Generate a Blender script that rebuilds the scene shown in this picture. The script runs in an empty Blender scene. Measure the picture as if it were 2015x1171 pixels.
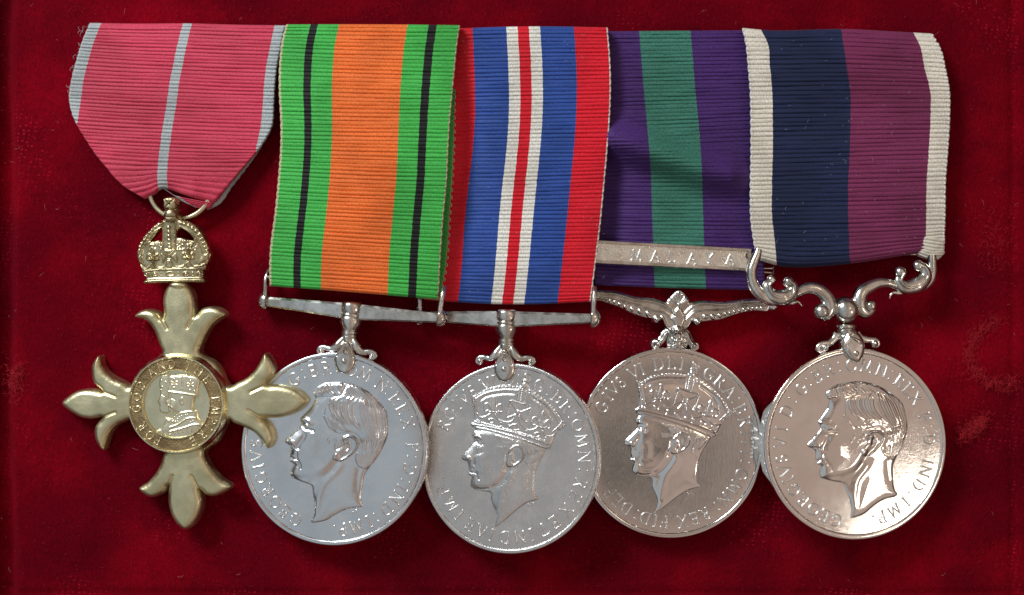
import bpy, math, random
import numpy as np
from mathutils import Vector, Matrix
random.seed(7); rng = np.random.default_rng(7)
S = bpy.context.scene
COL = S.collection
# ------------------------------------------------------------------ camera, room light, lamps, exposure
CAMH = 24.0                                    # camera height; 1 unit = about 1 cm of the medals
cam = bpy.data.cameras.new('camera'); co = bpy.data.objects.new('camera', cam); COL.objects.link(co)
co.location = (0, 0, CAMH); cam.sensor_width = 36; cam.lens = 36 * CAMH / 20.15
cam.clip_end = 200; S.camera = co
S.view_settings.view_transform = 'Standard'; S.view_settings.look = 'None'
S.view_settings.exposure = 0.0; S.view_settings.gamma = 1
W = bpy.data.worlds.new('World'); S.world = W; W.use_nodes = True
nt = W.node_tree; N = nt.nodes; L = nt.links
bg = N['Background']
tc = N.new('ShaderNodeTexCoord')
nz = N.new('ShaderNodeTexNoise'); nz.inputs['Scale'].default_value = 13.0; nz.inputs['Detail'].default_value = 3
L.new(tc.outputs['Generated'], nz.inputs['Vector'])
r1 = N.new('ShaderNodeValToRGB'); L.new(nz.outputs['Fac'], r1.inputs['Fac'])
e = r1.color_ramp.elements
e[0].position = .42; e[0].color = (.065, .08, .075, 1); e[1].position = .62; e[1].color = (.60, .43, .32, 1)
m_ = r1.color_ramp.elements.new(.5); m_.color = (.31, .235, .21, 1)
sp = N.new('ShaderNodeSeparateXYZ'); L.new(tc.outputs['Generated'], sp.inputs[0])
def maprange(a, b, src):
    m = N.new('ShaderNodeMapRange'); m.interpolation_type = 'SMOOTHSTEP'
    m.inputs['From Min'].default_value = a; m.inputs['From Max'].default_value = b
    L.new(src, m.inputs['Value']); return m.outputs['Result']
def mixc(f, a, b):
    m = N.new('ShaderNodeMix'); m.data_type = 'RGBA'; L.new(f, m.inputs['Factor'])
    for s, v in (('A', a), ('B', b)):
        k = [i for i in m.inputs if i.name == s and i.type == 'RGBA'][0]
        if isinstance(v, tuple): k.default_value = v
        else: L.new(v, k)
    return [o for o in m.outputs if o.type == 'RGBA'][0]
c0 = mixc(maprange(.12, .22, sp.outputs['X']), r1.outputs['Color'], (.41, .315, .27, 1))
c1 = mixc(maprange(-.08, -.30, sp.outputs['X']), c0, (.36, .40, .43, 1))
c2 = mixc(maprange(.75, 1.0, sp.outputs['X']), c1, (.60, .45, .34, 1))
c4_ = mixc(maprange(.60, .24, sp.outputs['Z']), c2, (.055, .042, .04, 1))
L.new(c4_, bg.inputs['Color']); bg.inputs['Strength'].default_value = 1.0
def area(name, loc, target, sx, sy, power, col):
    l = bpy.data.lights.new(name, 'AREA'); l.shape = 'RECTANGLE'; l.size = sx; l.size_y = sy
    l.energy = power; l.color = col
    o = bpy.data.objects.new(name, l); COL.objects.link(o); o.location = loc
    o.rotation_euler = (Vector(target) - Vector(loc)).to_track_quat('-Z', 'Y').to_euler(); return o
area('window_light', (-32, 38, 31), (0, 0, 0), 20, 14, 27000, (.92, .97, 1.0))
area('room_lamp', (29.0, -11.2, 28.2), (4, -2, 0), 4.4, 3.0, 620, (1.0, .92, .80))
area('ceiling_light', (24, 12, 38), (0, 0, 0), 6, 4, 420, (1.0, .82, .56))
# ------------------------------------------------------------------ coordinates: photo pixels to places
def P(px, py, z=0.0):
    """photograph pixel + height z (in units) -> the point at that height seen there"""
    k = 1 - z / CAMH
    return Vector(((px - 1007.5) * .01 * k, (585.5 - py) * .01 * k, z))
CROPS = dict(A=(550,735,.1281), B=(550,880,.1367), C=(900,730,.1367), D=(900,870,.1537),
             I=(240,670,.1964), J=(240,370,.1708), K=(1150,460,.205), X=(100,540,.4441), Q=(1450,470,.2135), Z=(0,0,1))
def pts(s):
    out = []; cr = CROPS['Z']
    for t in s.split():
        if t in CROPS: cr = CROPS[t]; continue
        a, b = t.split(','); out.append((cr[0] + float(a) * cr[2], cr[1] + float(b) * cr[2]))
    return np.array(out)
def smooth(p, n=6, closed=False):
    p = np.asarray(p, float); m = len(p)
    if m < 3: return p
    out = []
    for i in range(m if closed else m - 1):
        if closed: a, b, c, d = p[i-1], p[i], p[(i+1) % m], p[(i+2) % m]
        else: a, b, c, d = p[max(i-1, 0)], p[i], p[i+1], p[min(i+2, m-1)]
        for k in range(n):
            t = k / n
            out.append(.5 * ((2*b) + (c-a)*t + (2*a-5*b+4*c-d)*t*t + (3*b-a-3*c+d)*t**3))
    if not closed: out.append(p[-1])
    return np.array(out)
def segdist(X, Y, p, closed=False):
    D = np.full(X.shape, 1e9); T = np.zeros(X.shape); m = len(p); last = m if closed else m - 1
    if m == 1: return np.hypot(X - p[0][0], Y - p[0][1]), T
    for i in range(last):
        a = p[i]; b = p[(i+1) % m]; dx, dy = b - a; l2 = dx*dx + dy*dy + 1e-12
        t = np.clip(((X - a[0])*dx + (Y - a[1])*dy) / l2, 0, 1)
        d = (X - a[0] - t*dx)**2 + (Y - a[1] - t*dy)**2
        k = d < D; D = np.where(k, d, D); T = np.where(k, (i + t) / last, T)
    return np.sqrt(D), T
def inside(X, Y, p):
    r = np.zeros(X.shape, bool); j = len(p) - 1
    for i in range(len(p)):
        xi, yi = p[i]; xj, yj = p[j]
        if yi != yj: r ^= ((yi > Y) != (yj > Y)) & (X < (xj - xi) * (Y - yi) / (yj - yi) + xi)
        j = i
    return r
def sdf(X, Y, p):
    d, _ = segdist(X, Y, p, True); return np.where(inside(X, Y, p), d, -d)
# ------------------------------------------------------------------ mesh helpers
def new_obj(name, me, mat=None, parent=None, kind=None):
    o = bpy.data.objects.new(name, me); COL.objects.link(o)
    if mat and me and not me.materials: me.materials.append(mat)
    if parent: o.parent = parent
    if kind: o['kind'] = kind
    return o
def mesh_np(name, V, F, smooth_=True, sharp=None):
    V = np.asarray(V, np.float32); F = np.asarray(F, np.int32); k = F.shape[1]
    me = bpy.data.meshes.new(name); me.vertices.add(len(V)); me.vertices.foreach_set('co', V.ravel())
    me.loops.add(F.size); me.loops.foreach_set('vertex_index', F.ravel())
    me.polygons.add(len(F)); me.polygons.foreach_set('loop_start', np.arange(0, F.size, k, dtype=np.int32))
    me.polygons.foreach_set('use_smooth', np.full(len(F), smooth_, bool))
    me.update(calc_edges=True); me.validate()
    if sharp: me.set_sharp_from_angle(angle=math.radians(sharp))
    return me
class MB:                                       # collects pieces into ONE mesh
    def __init__(s): s.v = []; s.f = []; s.n = 0
    def add(s, V, F):
        s.v.append(np.asarray(V, float)); s.f.append(np.asarray(F, int) + s.n); s.n += len(V)
    def tube(s, p, r, seg=10, cap=True, flat=1.0):
        p = np.asarray(p, float); n = len(p); r = np.broadcast_to(np.asarray(r, float), (n,))
        t = np.gradient(p, axis=0); t /= np.linalg.norm(t, axis=1)[:, None] + 1e-9
        up = np.array([0, 0, 1.0]); V = []
        for i in range(n):
            a = np.cross(t[i], up)
            if np.linalg.norm(a) < .05: a = np.array([1.0, 0, 0])
            a /= np.linalg.norm(a); b = np.cross(a, t[i])
            for k in range(seg):
                w = 2*math.pi*k/seg; V.append(p[i] + r[i]*(a*math.cos(w) + b*math.sin(w)*flat))
        F = [(i*seg+k, i*seg+(k+1) % seg, (i+1)*seg+(k+1) % seg, (i+1)*seg+k) for i in range(n-1) for k in range(seg)]
        if cap:
            c0 = len(V); V += [p[0], p[-1]]
            for k in range(seg):
                F.append((c0, (k+1) % seg, k, c0)); F.append((c0+1, (n-1)*seg+k, (n-1)*seg+(k+1) % seg, c0+1))
        s.add(V, F)
    def ball(s, c, r, seg=16, sz=1.0, sx=1.0, sy=1.0):
        V = []; R = seg//2
        for i in range(R+1):
            a = math.pi*i/R
            for k in range(seg):
                w = 2*math.pi*k/seg
                V.append((c[0]+sx*r*math.sin(a)*math.cos(w), c[1]+sy*r*math.sin(a)*math.sin(w), c[2]+sz*r*math.cos(a)))
        F = [(i*seg+k, (i+1)*seg+k, (i+1)*seg+(k+1) % seg, i*seg+(k+1) % seg) for i in range(R) for k in range(seg)]
        s.add(V, F)
    def lathe(s, prof, frame, seg=32):          # prof (r, h); frame(a, b, h) -> point
        V = [frame(r*math.cos(2*math.pi*k/seg), r*math.sin(2*math.pi*k/seg), h) for r, h in prof for k in range(seg)]
        F = [(i*seg+k, i*seg+(k+1) % seg, (i+1)*seg+(k+1) % seg, (i+1)*seg+k) for i in range(len(prof)-1) for k in range(seg)]
        s.add(V, F)
    def hull(s, rings, close=True):             # rings of equal length, joined; ends capped by fans
        n = len(rings[0]); V = [p for r in rings for p in r]
        F = [(i*n+k, i*n+(k+1) % n, (i+1)*n+(k+1) % n, (i+1)*n+k) for i in range(len(rings)-1) for k in range(n)]
        if close:
            for ri in (0, len(rings)-1):
                V.append(tuple(np.mean(np.array(rings[ri], float), axis=0))); c = len(V)-1
                for k in range(n): F.append((c, ri*n+k, ri*n+(k+1) % n, c))
        s.add(V, F)
    def build(s, name, mat, parent=None, sharp=35, kind=None, smooth_=True):
        V = np.vstack(s.v); q = np.vstack([f if f.shape[1] == 4 else np.c_[f, f[:, 0]] for f in s.f])
        me = bpy.data.meshes.new(name)
        me.from_pydata([tuple(map(float, v)) for v in V], [], [tuple(dict.fromkeys(map(int, f))) for f in q])
        me.validate(); me.update()
        import bmesh
        b = bmesh.new(); b.from_mesh(me); bmesh.ops.remove_doubles(b, verts=b.verts, dist=1e-5)
        bmesh.ops.recalc_face_normals(b, faces=b.faces); b.to_mesh(me); b.free()
        me.polygons.foreach_set('use_smooth', np.full(len(me.polygons), smooth_, bool))
        if sharp: me.set_sharp_from_angle(angle=math.radians(sharp))
        return new_obj(name, me, mat, parent, kind)
class Frame:                                    # a medal's own plane: px in the photo -> local point
    def __init__(s, cx, cy, z, tilt, sx=1.0, tx=0.0):
        s.cx, s.cy, s.z, s.tilt, s.k, s.sx, s.tx = cx, cy, z*.01, tilt, 1 - z*.01/CAMH, sx, tx
    def __call__(s, px, py, h=0.0):
        # keep the drawn place when the plane leans: undo the shift that the lean's own height brings
        u = (px - s.cx)*.01*s.k*s.sx; v = (s.cy - py)*.01*s.k
        zz = u*math.sin(-math.radians(s.tilt))          # height gained by the lean
        f = 1 - zz/CAMH
        X0, Y0 = (s.cx-1007.5)*.01*s.k, (585.5-s.cy)*.01*s.k
        return (u*f - X0*(zz/CAMH), v*f - Y0*(zz/CAMH), h*.01)
    def empty(s, name):
        o = bpy.data.objects.new(name, None); COL.objects.link(o); o.location = P(s.cx, s.cy, s.z)
        o.rotation_euler = (0, math.radians(s.tilt), 0); o.empty_display_size = .2; return o
class HF:                                       # relief in photo-pixel plan, struck as one mesh
    def __init__(s, x0, y0, x1, y1, st=.8):
        s.st = st; xs = np.arange(x0, x1, st); ys = np.arange(y0, y1, st); s.x0, s.y0 = x0, y0
        s.X, s.Y = np.meshgrid(xs, ys); s.H = np.zeros(s.X.shape); s.M = np.full(s.X.shape, -99.0); s.T = None
    def sub(s, p, m):
        p = np.asarray(p); h, w = s.X.shape
        i0 = max(int((p[:, 1].min()-m-s.y0)/s.st), 0); i1 = min(int((p[:, 1].max()+m-s.y0)/s.st)+2, h)
        j0 = max(int((p[:, 0].min()-m-s.x0)/s.st), 0); j1 = min(int((p[:, 0].max()+m-s.x0)/s.st)+2, w)
        return (slice(i0, max(i1, i0)), slice(j0, max(j1, j0)))
    def tr(s, p):
        p = np.asarray(p, float)
        return p if s.T is None else p @ s.T[0].T + s.T[1]
    def mask(s, p, closed=True, n=5):
        p = smooth(s.tr(p), n, True) if n else s.tr(p); q = s.sub(p, 8)
        s.M[q] = np.maximum(s.M[q], sdf(s.X[q], s.Y[q], p))
    def cut(s, p):
        p = smooth(s.tr(p), 5, True); q = s.sub(p, 8)
        s.M[q] = np.minimum(s.M[q], -sdf(s.X[q], s.Y[q], p))
    def up(s, p, h, edge, n=5, into_mask=False, soft=False):
        p = smooth(s.tr(p), n, True) if n else s.tr(p); q = s.sub(p, 3)
        d = sdf(s.X[q], s.Y[q], p); t = np.clip(d/edge, 0, 1); s.H[q] += h*(t*t*(3-2*t) if soft else np.sqrt(np.clip(1-(1-t)**2, 0, 1)))
        if into_mask: s.M[q] = np.maximum(s.M[q], d)
    def ridge(s, p, w, h, taper=0, closed=False, n=5, into_mask=False):
        p = s.tr(p); p = smooth(p, n, closed) if n else p; q = s.sub(p, 3*w)
        if s.X[q].size == 0: return
        d, t = segdist(s.X[q], s.Y[q], p, closed)
        g = h*np.exp(-(d/w)**2)
        if taper: g = g*np.clip(np.sin(np.pi*np.clip(t, .0, 1))*2.2, 0, 1)
        s.H[q] += g
        if into_mask: s.M[q] = np.maximum(s.M[q], w*1.1-d)
    def dome(s, c, r, h, ry=None, into_mask=False, soft=False):
        c = s.tr([c])[0]; ry = ry or r; q = s.sub([c], max(r, ry)+3)
        if s.X[q].size == 0: return
        d = np.hypot((s.X[q]-c[0])/r, (s.Y[q]-c[1])/ry)
        s.H[q] += h*np.exp(-(d*1.3)**2) if soft else h*np.sqrt(np.clip(1-d*d, 0, 1))
        if into_mask: s.M[q] = np.maximum(s.M[q], (1-d)*r)
    def strands(s, a, b, n, w, h):
        a = smooth(a, 6); b = smooth(b, 6)
        ta = np.linspace(0, 1, len(a)); tb = np.linspace(0, 1, len(b)); tt = np.linspace(0, 1, 14)
        A = np.c_[np.interp(tt, ta, a[:, 0]), np.interp(tt, ta, a[:, 1])]
        B = np.c_[np.interp(tt, tb, b[:, 0]), np.interp(tt, tb, b[:, 1])]
        for i in range(n):
            f = (i + rng.uniform(-.25, .25))/(n-1); hh = h*rng.uniform(.6, 1.3)
            i0 = rng.integers(0, 3); i1 = 14 - rng.integers(0, 3)
            s.ridge((A*(1-f)+B*f)[i0:i1], w*rng.uniform(.8, 1.25), hh, taper=1, n=0)
    def mesh(s, name, fr, z0, depth, mat, parent, sharp=45, kind=None):
        st = s.st; ok = s.M > -st*1.45; h, w = ok.shape
        Z = np.where(s.M < 0, -depth, s.H)
        c = ok[:-1, :-1] & ok[1:, :-1] & ok[:-1, 1:] & ok[1:, 1:]
        idx = -np.ones(ok.shape, int); used = np.zeros(ok.shape, bool)
        used[:-1, :-1] |= c; used[1:, :-1] |= c; used[:-1, 1:] |= c; used[1:, 1:] |= c
        idx[used] = np.arange(used.sum())
        gy, gx = np.gradient(np.clip(s.M, -6, 6), st); sh = np.where((s.M < 0) & (s.M > -3), -s.M, 0); gl = np.hypot(gx, gy)+1e-6
        X, Y, Zs = (s.X+sh*gx/gl)[used], (s.Y+sh*gy/gl)[used], Z[used]
        lx, ly, _ = fr(X, Y); V = np.c_[lx, ly, (Zs+z0)*.01]
        I, J = np.nonzero(c)
        F = np.c_[idx[I, J], idx[I+1, J], idx[I+1, J+1], idx[I, J+1]]
        return new_obj(name, mesh_np(name, V, F, True, sharp), mat, parent, kind)
# ------------------------------------------------------------------ materials
def nodes(name):
    m = bpy.data.materials.new(name); m.use_nodes = True; t = m.node_tree
    return m, t.nodes, t.links, t.nodes['Principled BSDF']
def ramp(n, stops, interp='LINEAR'):
    r = n.new('ShaderNodeValToRGB'); r.color_ramp.interpolation = interp; el = r.color_ramp.elements
    while len(el) > 1: el.remove(el[-1])
    el[0].position = stops[0][0]; el[0].color = (*stops[0][1], 1)
    for p, c in stops[1:]: q = el.new(p); q.color = (*c, 1)
    return r
def metal(name, c0, c1, rough, bump=.02, bscale=60, scratch=.0, sdir=(1, 14, 1), rot=0, r_var=.12, grain=0, stain=1.3):
    m, n, l, b = nodes(name); t = n.new('ShaderNodeTexCoord')
    b.inputs['Metallic'].default_value = 1
    a = n.new('ShaderNodeTexNoise'); a.inputs['Scale'].default_value = stain; a.inputs['Detail'].default_value = 6; a.inputs['Roughness'].default_value = .65
    l.new(t.outputs['Object'], a.inputs['Vector'])
    r = ramp(n, [(.36, c0), (.62, c1)]); l.new(a.outputs['Fac'], r.inputs['Fac']); l.new(r.outputs['Color'], b.inputs['Base Color'])
    mr = n.new('ShaderNodeMapRange'); mr.inputs['From Min'].default_value = .35; mr.inputs['From Max'].default_value = .65
    mr.inputs['To Min'].default_value = max(rough-r_var*.5, .03); mr.inputs['To Max'].default_value = rough+r_var
    a2 = n.new('ShaderNodeTexNoise'); a2.inputs['Scale'].default_value = 5; a2.inputs['Detail'].default_value = 8
    l.new(t.outputs['Object'], a2.inputs['Vector']); l.new(a2.outputs['Fac'], mr.inputs['Value']); l.new(mr.outputs[0], b.inputs['Roughness'])
    f = n.new('ShaderNodeTexNoise'); f.inputs['Scale'].default_value = bscale; f.inputs['Detail'].default_value = 4
    l.new(t.outputs['Object'], f.inputs['Vector'])
    bp = n.new('ShaderNodeBump'); bp.inputs['Strength'].default_value = bump; bp.inputs['Distance'].default_value = .02
    l.new(f.outputs['Fac'], bp.inputs['Height']); out = bp
    if scratch:
        for k, ang in enumerate((rot, rot+.5)):
            mp = n.new('ShaderNodeMapping'); mp.inputs['Rotation'].default_value = (0, 0, ang)
            mp.inputs['Scale'].default_value = (sdir[0]*(1+k), sdir[1]*(1-.3*k), 1)
            l.new(t.outputs['Object'], mp.inputs['Vector'])
            s = n.new('ShaderNodeTexNoise'); s.inputs['Scale'].default_value = 3; s.inputs['Detail'].default_value = 5; s.inputs['Roughness'].default_value = .8
            l.new(mp.outputs[0], s.inputs['Vector'])
            b2 = n.new('ShaderNodeBump'); b2.inputs['Strength'].default_value = scratch/(1+k); b2.inputs['Distance'].default_value = .02
            l.new(s.outputs['Fac'], b2.inputs['Height']); l.new(out.outputs[0], b2.inputs['Normal']); out = b2
    if grain:
        v = n.new('ShaderNodeTexVoronoi'); v.inputs['Scale'].default_value = grain; l.new(t.outputs['Object'], v.inputs['Vector'])
        b3 = n.new('ShaderNodeBump'); b3.inputs['Strength'].default_value = .55; b3.inputs['Distance'].default_value = .012
        l.new(v.outputs['Distance'], b3.inputs['Height']); l.new(out.outputs[0], b3.inputs['Normal']); out = b3
    l.new(out.outputs[0], b.inputs['Normal'])
    return m
SILVER_A = metal('silver_soft', (.74,.75,.76), (.84,.85,.86), .20, .04, 70, .05, (1.2, 16, 1), .9)
SILVER_B = metal('silver_brushed', (.74,.74,.73), (.84,.83,.81), .21, .03, 60, .32, (22, 1.0, 1), .12)
SILVER_C = metal('silver_polished', (.80,.77,.74), (.90,.88,.86), .055, .01, 30, .05, (10, 1.5, 1), .7, .02)
SILVER_D = metal('silver_bright', (.84,.80,.76), (.92,.89,.85), .07, .01, 40, .05, (1.5, 12, 1), .3, .02)
MOUNT = metal('silver_mount', (.52,.49,.43), (.86,.84,.80), .19, .04, 30, .04, stain=3.5)
MOUNT_GRAIN = metal('silver_frosted', (.80,.77,.70), (.92,.88,.79), .30, .04, 30, 0, grain=34)
GOLD = metal('gilt', (.62,.56,.33), (.82,.76,.49), .36, .22, 22, .04, (3, 9, 1), .4, .10)
GOLD_GRAIN = metal('gilt_toned', (.24,.16,.08), (.46,.35,.18), .48, .05, 30, 0, grain=30, stain=3)
GOLD_BRIGHT = metal('gilt_bright', (.80,.73,.46), (.88,.82,.58), .24, .05, 30)
GOLD_DARK = metal('gilt_crown', (.36,.29,.17), (.74,.66,.42), .28, .06, 30, stain=4)
# velvet
def velvet():
    m, n, l, b = nodes('crimson_velvet'); t = n.new('ShaderNodeTexCoord')
    a = n.new('ShaderNodeTexNoise'); a.inputs['Scale'].default_value = .35; a.inputs['Detail'].default_value = 5; a.inputs['Roughness'].default_value = .55
    l.new(t.outputs['Object'], a.inputs['Vector'])
    r = ramp(n, [(.34, (.100, .0006, .006)), (.50, (.150, .0009, .007)), (.68, (.27, .0014, .010))]); l.new(a.outputs['Fac'], r.inputs['Fac'])
    f = n.new('ShaderNodeTexNoise'); f.inputs['Scale'].default_value = 26; f.inputs['Detail'].default_value = 3
    mp = n.new('ShaderNodeMapping'); mp.inputs['Scale'].default_value = (1, .55, 1); mp.inputs['Rotation'].default_value = (0, 0, .35)
    l.new(t.outputs['Object'], mp.inputs['Vector']); l.new(mp.outputs[0], f.inputs['Vector'])
    r2 = ramp(n, [(.35, (.80, .80, .80)), (.65, (1.12, 1.12, 1.12))]); l.new(f.outputs['Fac'], r2.inputs['Fac'])
    mx = n.new('ShaderNodeMix'); mx.data_type = 'RGBA'; mx.blend_type = 'MULTIPLY'; mx.inputs['Factor'].default_value = 1
    ci = [i for i in mx.inputs if i.type == 'RGBA']; l.new(r.outputs['Color'], ci[0]); l.new(r2.outputs['Color'], ci[1])
    # woven backing seen through the pile, its small highlights painted in as lighter dots
    v = n.new('ShaderNodeTexVoronoi'); v.inputs['Scale'].default_value = 9.5; v.inputs['Randomness'].default_value = .35
    mv = n.new('ShaderNodeMapping'); mv.inputs['Rotation'].default_value = (0, 0, .12); mv.inputs['Scale'].default_value = (1, 1.35, 1); l.new(t.outputs['Object'], mv.inputs['Vector']); l.new(mv.outputs[0], v.inputs['Vector'])
    rv = ramp(n, [(.10, (1, 1, 1)), (.30, (0, 0, 0))]); l.new(v.outputs['Distance'], rv.inputs['Fac'])
    nm = n.new('ShaderNodeTexNoise'); nm.inputs['Scale'].default_value = .5; nm.inputs['Detail'].default_value = 3; l.new(t.outputs['Object'], nm.inputs['Vector'])
    rm = ramp(n, [(.45, (0, 0, 0)), (.62, (.8, .8, .8))]); l.new(nm.outputs['Fac'], rm.inputs['Fac'])
    mm = n.new('ShaderNodeMath'); mm.operation = 'MULTIPLY'; l.new(rv.outputs['Color'], mm.inputs[0]); l.new(rm.outputs['Color'], mm.inputs[1])
    m3_ = n.new('ShaderNodeMix'); m3_.data_type = 'RGBA'; l.new(mm.outputs[0], m3_.inputs['Factor']); c3 = [i for i in m3_.inputs if i.type == 'RGBA']
    l.new([o for o in mx.outputs if o.type == 'RGBA'][0], c3[0]); c3[1].default_value = (.48, .012, .035, 1)
    l.new([o for o in m3_.outputs if o.type == 'RGBA'][0], b.inputs['Base Color'])
    b.inputs['Roughness'].default_value = 1; b.inputs['Specular IOR Level'].default_value = .04
    b.inputs['Sheen Weight'].default_value = .22; b.inputs['Sheen Roughness'].default_value = .35; b.inputs['Sheen Tint'].default_value = (.9, .03, .06, 1)
    bp = n.new('ShaderNodeBump'); bp.inputs['Strength'].default_value = .45; bp.inputs['Distance'].default_value = .04
    l.new(f.outputs['Fac'], bp.inputs['Height'])
    b2 = n.new('ShaderNodeBump'); b2.inputs['Strength'].default_value = .10; b2.inputs['Distance'].default_value = .6
    a2 = n.new('ShaderNodeTexNoise'); a2.inputs['Scale'].default_value = 1.1; a2.inputs['Detail'].default_value = 4; a2.inputs['Distortion'].default_value = 1
    l.new(t.outputs['Object'], a2.inputs['Vector']); l.new(a2.outputs['Fac'], b2.inputs['Height'])
    l.new(bp.outputs[0], b2.inputs['Normal']); l.new(b2.outputs[0], b.inputs['Normal'])
    return m
VELVET = velvet()
LET = metal('struck_letters', (.86,.85,.83), (.94,.93,.91), .30, .01, 30, 0, r_var=.04)
GLET = metal('gilt_letters', (.90,.83,.58), (.96,.90,.66), .32, .01, 30, 0, r_var=.04)
def cloth(name, stops, sheen=.15, yarn=1.0):
    """silk ribbon: stripes along the cloth's own width (UV.x)"""
    m, n, l, b = nodes(name); uv = n.new('ShaderNodeUVMap'); uv.uv_map = 'UVMap'
    sx = n.new('ShaderNodeSeparateXYZ'); l.new(uv.outputs[0], sx.inputs[0])
    mp = n.new('ShaderNodeMapping'); mp.inputs['Scale'].default_value = (60, 45, 1); l.new(uv.outputs[0], mp.inputs['Vector'])
    nz_ = n.new('ShaderNodeTexNoise'); nz_.inputs['Scale'].default_value = 2.2; nz_.inputs['Detail'].default_value = 3; l.new(mp.outputs[0], nz_.inputs['Vector'])
    mp2 = n.new('ShaderNodeMapping'); mp2.inputs['Scale'].default_value = (3, 60, 1); l.new(uv.outputs[0], mp2.inputs['Vector'])
    n2 = n.new('ShaderNodeTexNoise'); n2.inputs['Scale'].default_value = 1; l.new(mp2.outputs[0], n2.inputs['Vector'])
    ma = n.new('ShaderNodeMath'); ma.operation = 'MULTIPLY_ADD'; l.new(n2.outputs['Fac'], ma.inputs[0]); ma.inputs[1].default_value = .008
    l.new(sx.outputs['X'], ma.inputs[2])
    mb = n.new('ShaderNodeMath'); mb.operation = 'SUBTRACT'; l.new(ma.outputs[0], mb.inputs[0]); mb.inputs[1].default_value = .004
    r = ramp(n, stops, 'CONSTANT'); l.new(mb.outputs[0], r.inputs['Fac'])
    r2 = ramp(n, [(.3, (1-.28*yarn,)*3), (.7, (1+.15*yarn,)*3)]); l.new(nz_.outputs['Fac'], r2.inputs['Fac'])
    mx = n.new('ShaderNodeMix'); mx.data_type = 'RGBA'; mx.blend_type = 'MULTIPLY'; mx.inputs['Factor'].default_value = 1
    ci = [i for i in mx.inputs if i.type == 'RGBA']; l.new(r.outputs['Color'], ci[0]); l.new(r2.outputs['Color'], ci[1])
    tc_ = n.new('ShaderNodeTexCoord'); n3 = n.new('ShaderNodeTexNoise'); n3.inputs['Scale'].default_value = .9; n3.inputs['Detail'].default_value = 6; l.new(tc_.outputs['Object'], n3.inputs['Vector'])
    r3 = ramp(n, [(.35, (.80, .79, .77)), (.6, (1.05, 1.05, 1.05))]); l.new(n3.outputs['Fac'], r3.inputs['Fac'])
    my = n.new('ShaderNodeMix'); my.data_type = 'RGBA'; my.blend_type = 'MULTIPLY'; my.inputs['Factor'].default_value = 1
    cj = [i for i in my.inputs if i.type == 'RGBA']; l.new([o for o in mx.outputs if o.type == 'RGBA'][0], cj[0]); l.new(r3.outputs['Color'], cj[1])
    l.new([o for o in my.outputs if o.type == 'RGBA'][0], b.inputs['Base Color'])
    b.inputs['Roughness'].default_value = .6; b.inputs['Specular IOR Level'].default_value = .25
    b.inputs['Sheen Weight'].default_value = sheen; b.inputs['Sheen Roughness'].default_value = .4
    bp = n.new('ShaderNodeBump'); bp.inputs['Strength'].default_value = .5*yarn; bp.inputs['Distance'].default_value = .012
    l.new(nz_.outputs['Fac'], bp.inputs['Height']); l.new(bp.outputs[0], b.inputs['Normal'])
    return m
def plain(name, c, rough=.8):
    m, n, l, b = nodes(name); t = n.new('ShaderNodeTexCoord'); f = n.new('ShaderNodeTexNoise'); f.inputs['Scale'].default_value = 9
    l.new(t.outputs['Object'], f.inputs['Vector'])
    r = ramp(n, [(.3, tuple(x*.8 for x in c)), (.7, tuple(min(x*1.1, 1) for x in c))]); l.new(f.outputs['Fac'], r.inputs['Fac'])
    l.new(r.outputs['Color'], b.inputs['Base Color']); b.inputs['Roughness'].default_value = rough; return m
PINK=(.68,.060,.12); GREYB=(.48,.53,.55); GREEN=(.065,.50,.085); ORANGE=(.93,.19,.035); BLACK=(.012,.012,.013)
BLUE=(.030,.085,.36); RED=(.76,.012,.030); WHITE=(.86,.85,.78); PURPLE=(.070,.024,.16); TEAL=(.055,.225,.165)
NAVY=(.018,.028,.085); MAROON=(.225,.034,.11); CREAM=(.90,.85,.74); LOOP=(.55,.52,.30)
# ------------------------------------------------------------------ setting: velvet-covered pad
def pad():
    xs = np.concatenate([np.linspace(-1400, -120, 14), np.linspace(-100, 60, 50), np.linspace(70, 1960, 190), np.linspace(1965, 2040, 22), np.linspace(2060, 3600, 14)])
    ys = np.concatenate([np.linspace(-900, -20, 12), np.linspace(0, 1140, 120), np.linspace(1145, 1200, 20), np.linspace(1220, 2200, 12)])
    X, Y = np.meshgrid(xs, ys)
    Z = 2.5*np.sin(X*.009+Y*.004)*np.cos(Y*.011-X*.003) + 1.6*np.sin(X*.021+1.3)*np.sin(Y*.017)
    Z -= 4
    def sm(a, b, v): t = np.clip((v-a)/(b-a), 0, 1); return t*t*(3-2*t)
    Z -= 50*sm(36, -6, X + 3*np.sin(Y*.01)) - 75*sm(-20, -60, X)
    Z -= 4*np.exp(-((X-1996)/9)**2); Z -= 3*np.exp(-((Y-1168)/8)**2)
    h, w = X.shape; V = np.c_[(X.ravel()-1007.5)*.01, (585.5-Y.ravel())*.01, Z.ravel()*.01]
    i = np.arange(h*w).reshape(h, w)
    F = np.stack([i[:-1, :-1], i[1:, :-1], i[1:, 1:], i[:-1, 1:]], -1).reshape(-1, 4)
    return new_obj('velvet_lining', mesh_np('velvet_lining', V, F), VELVET, kind='structure')
pad()
def tag(o, label=None, cat=None, group=None):
    if label: o['label'] = label
    if cat: o['category'] = cat
    if group: o['group'] = group
    return o
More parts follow.
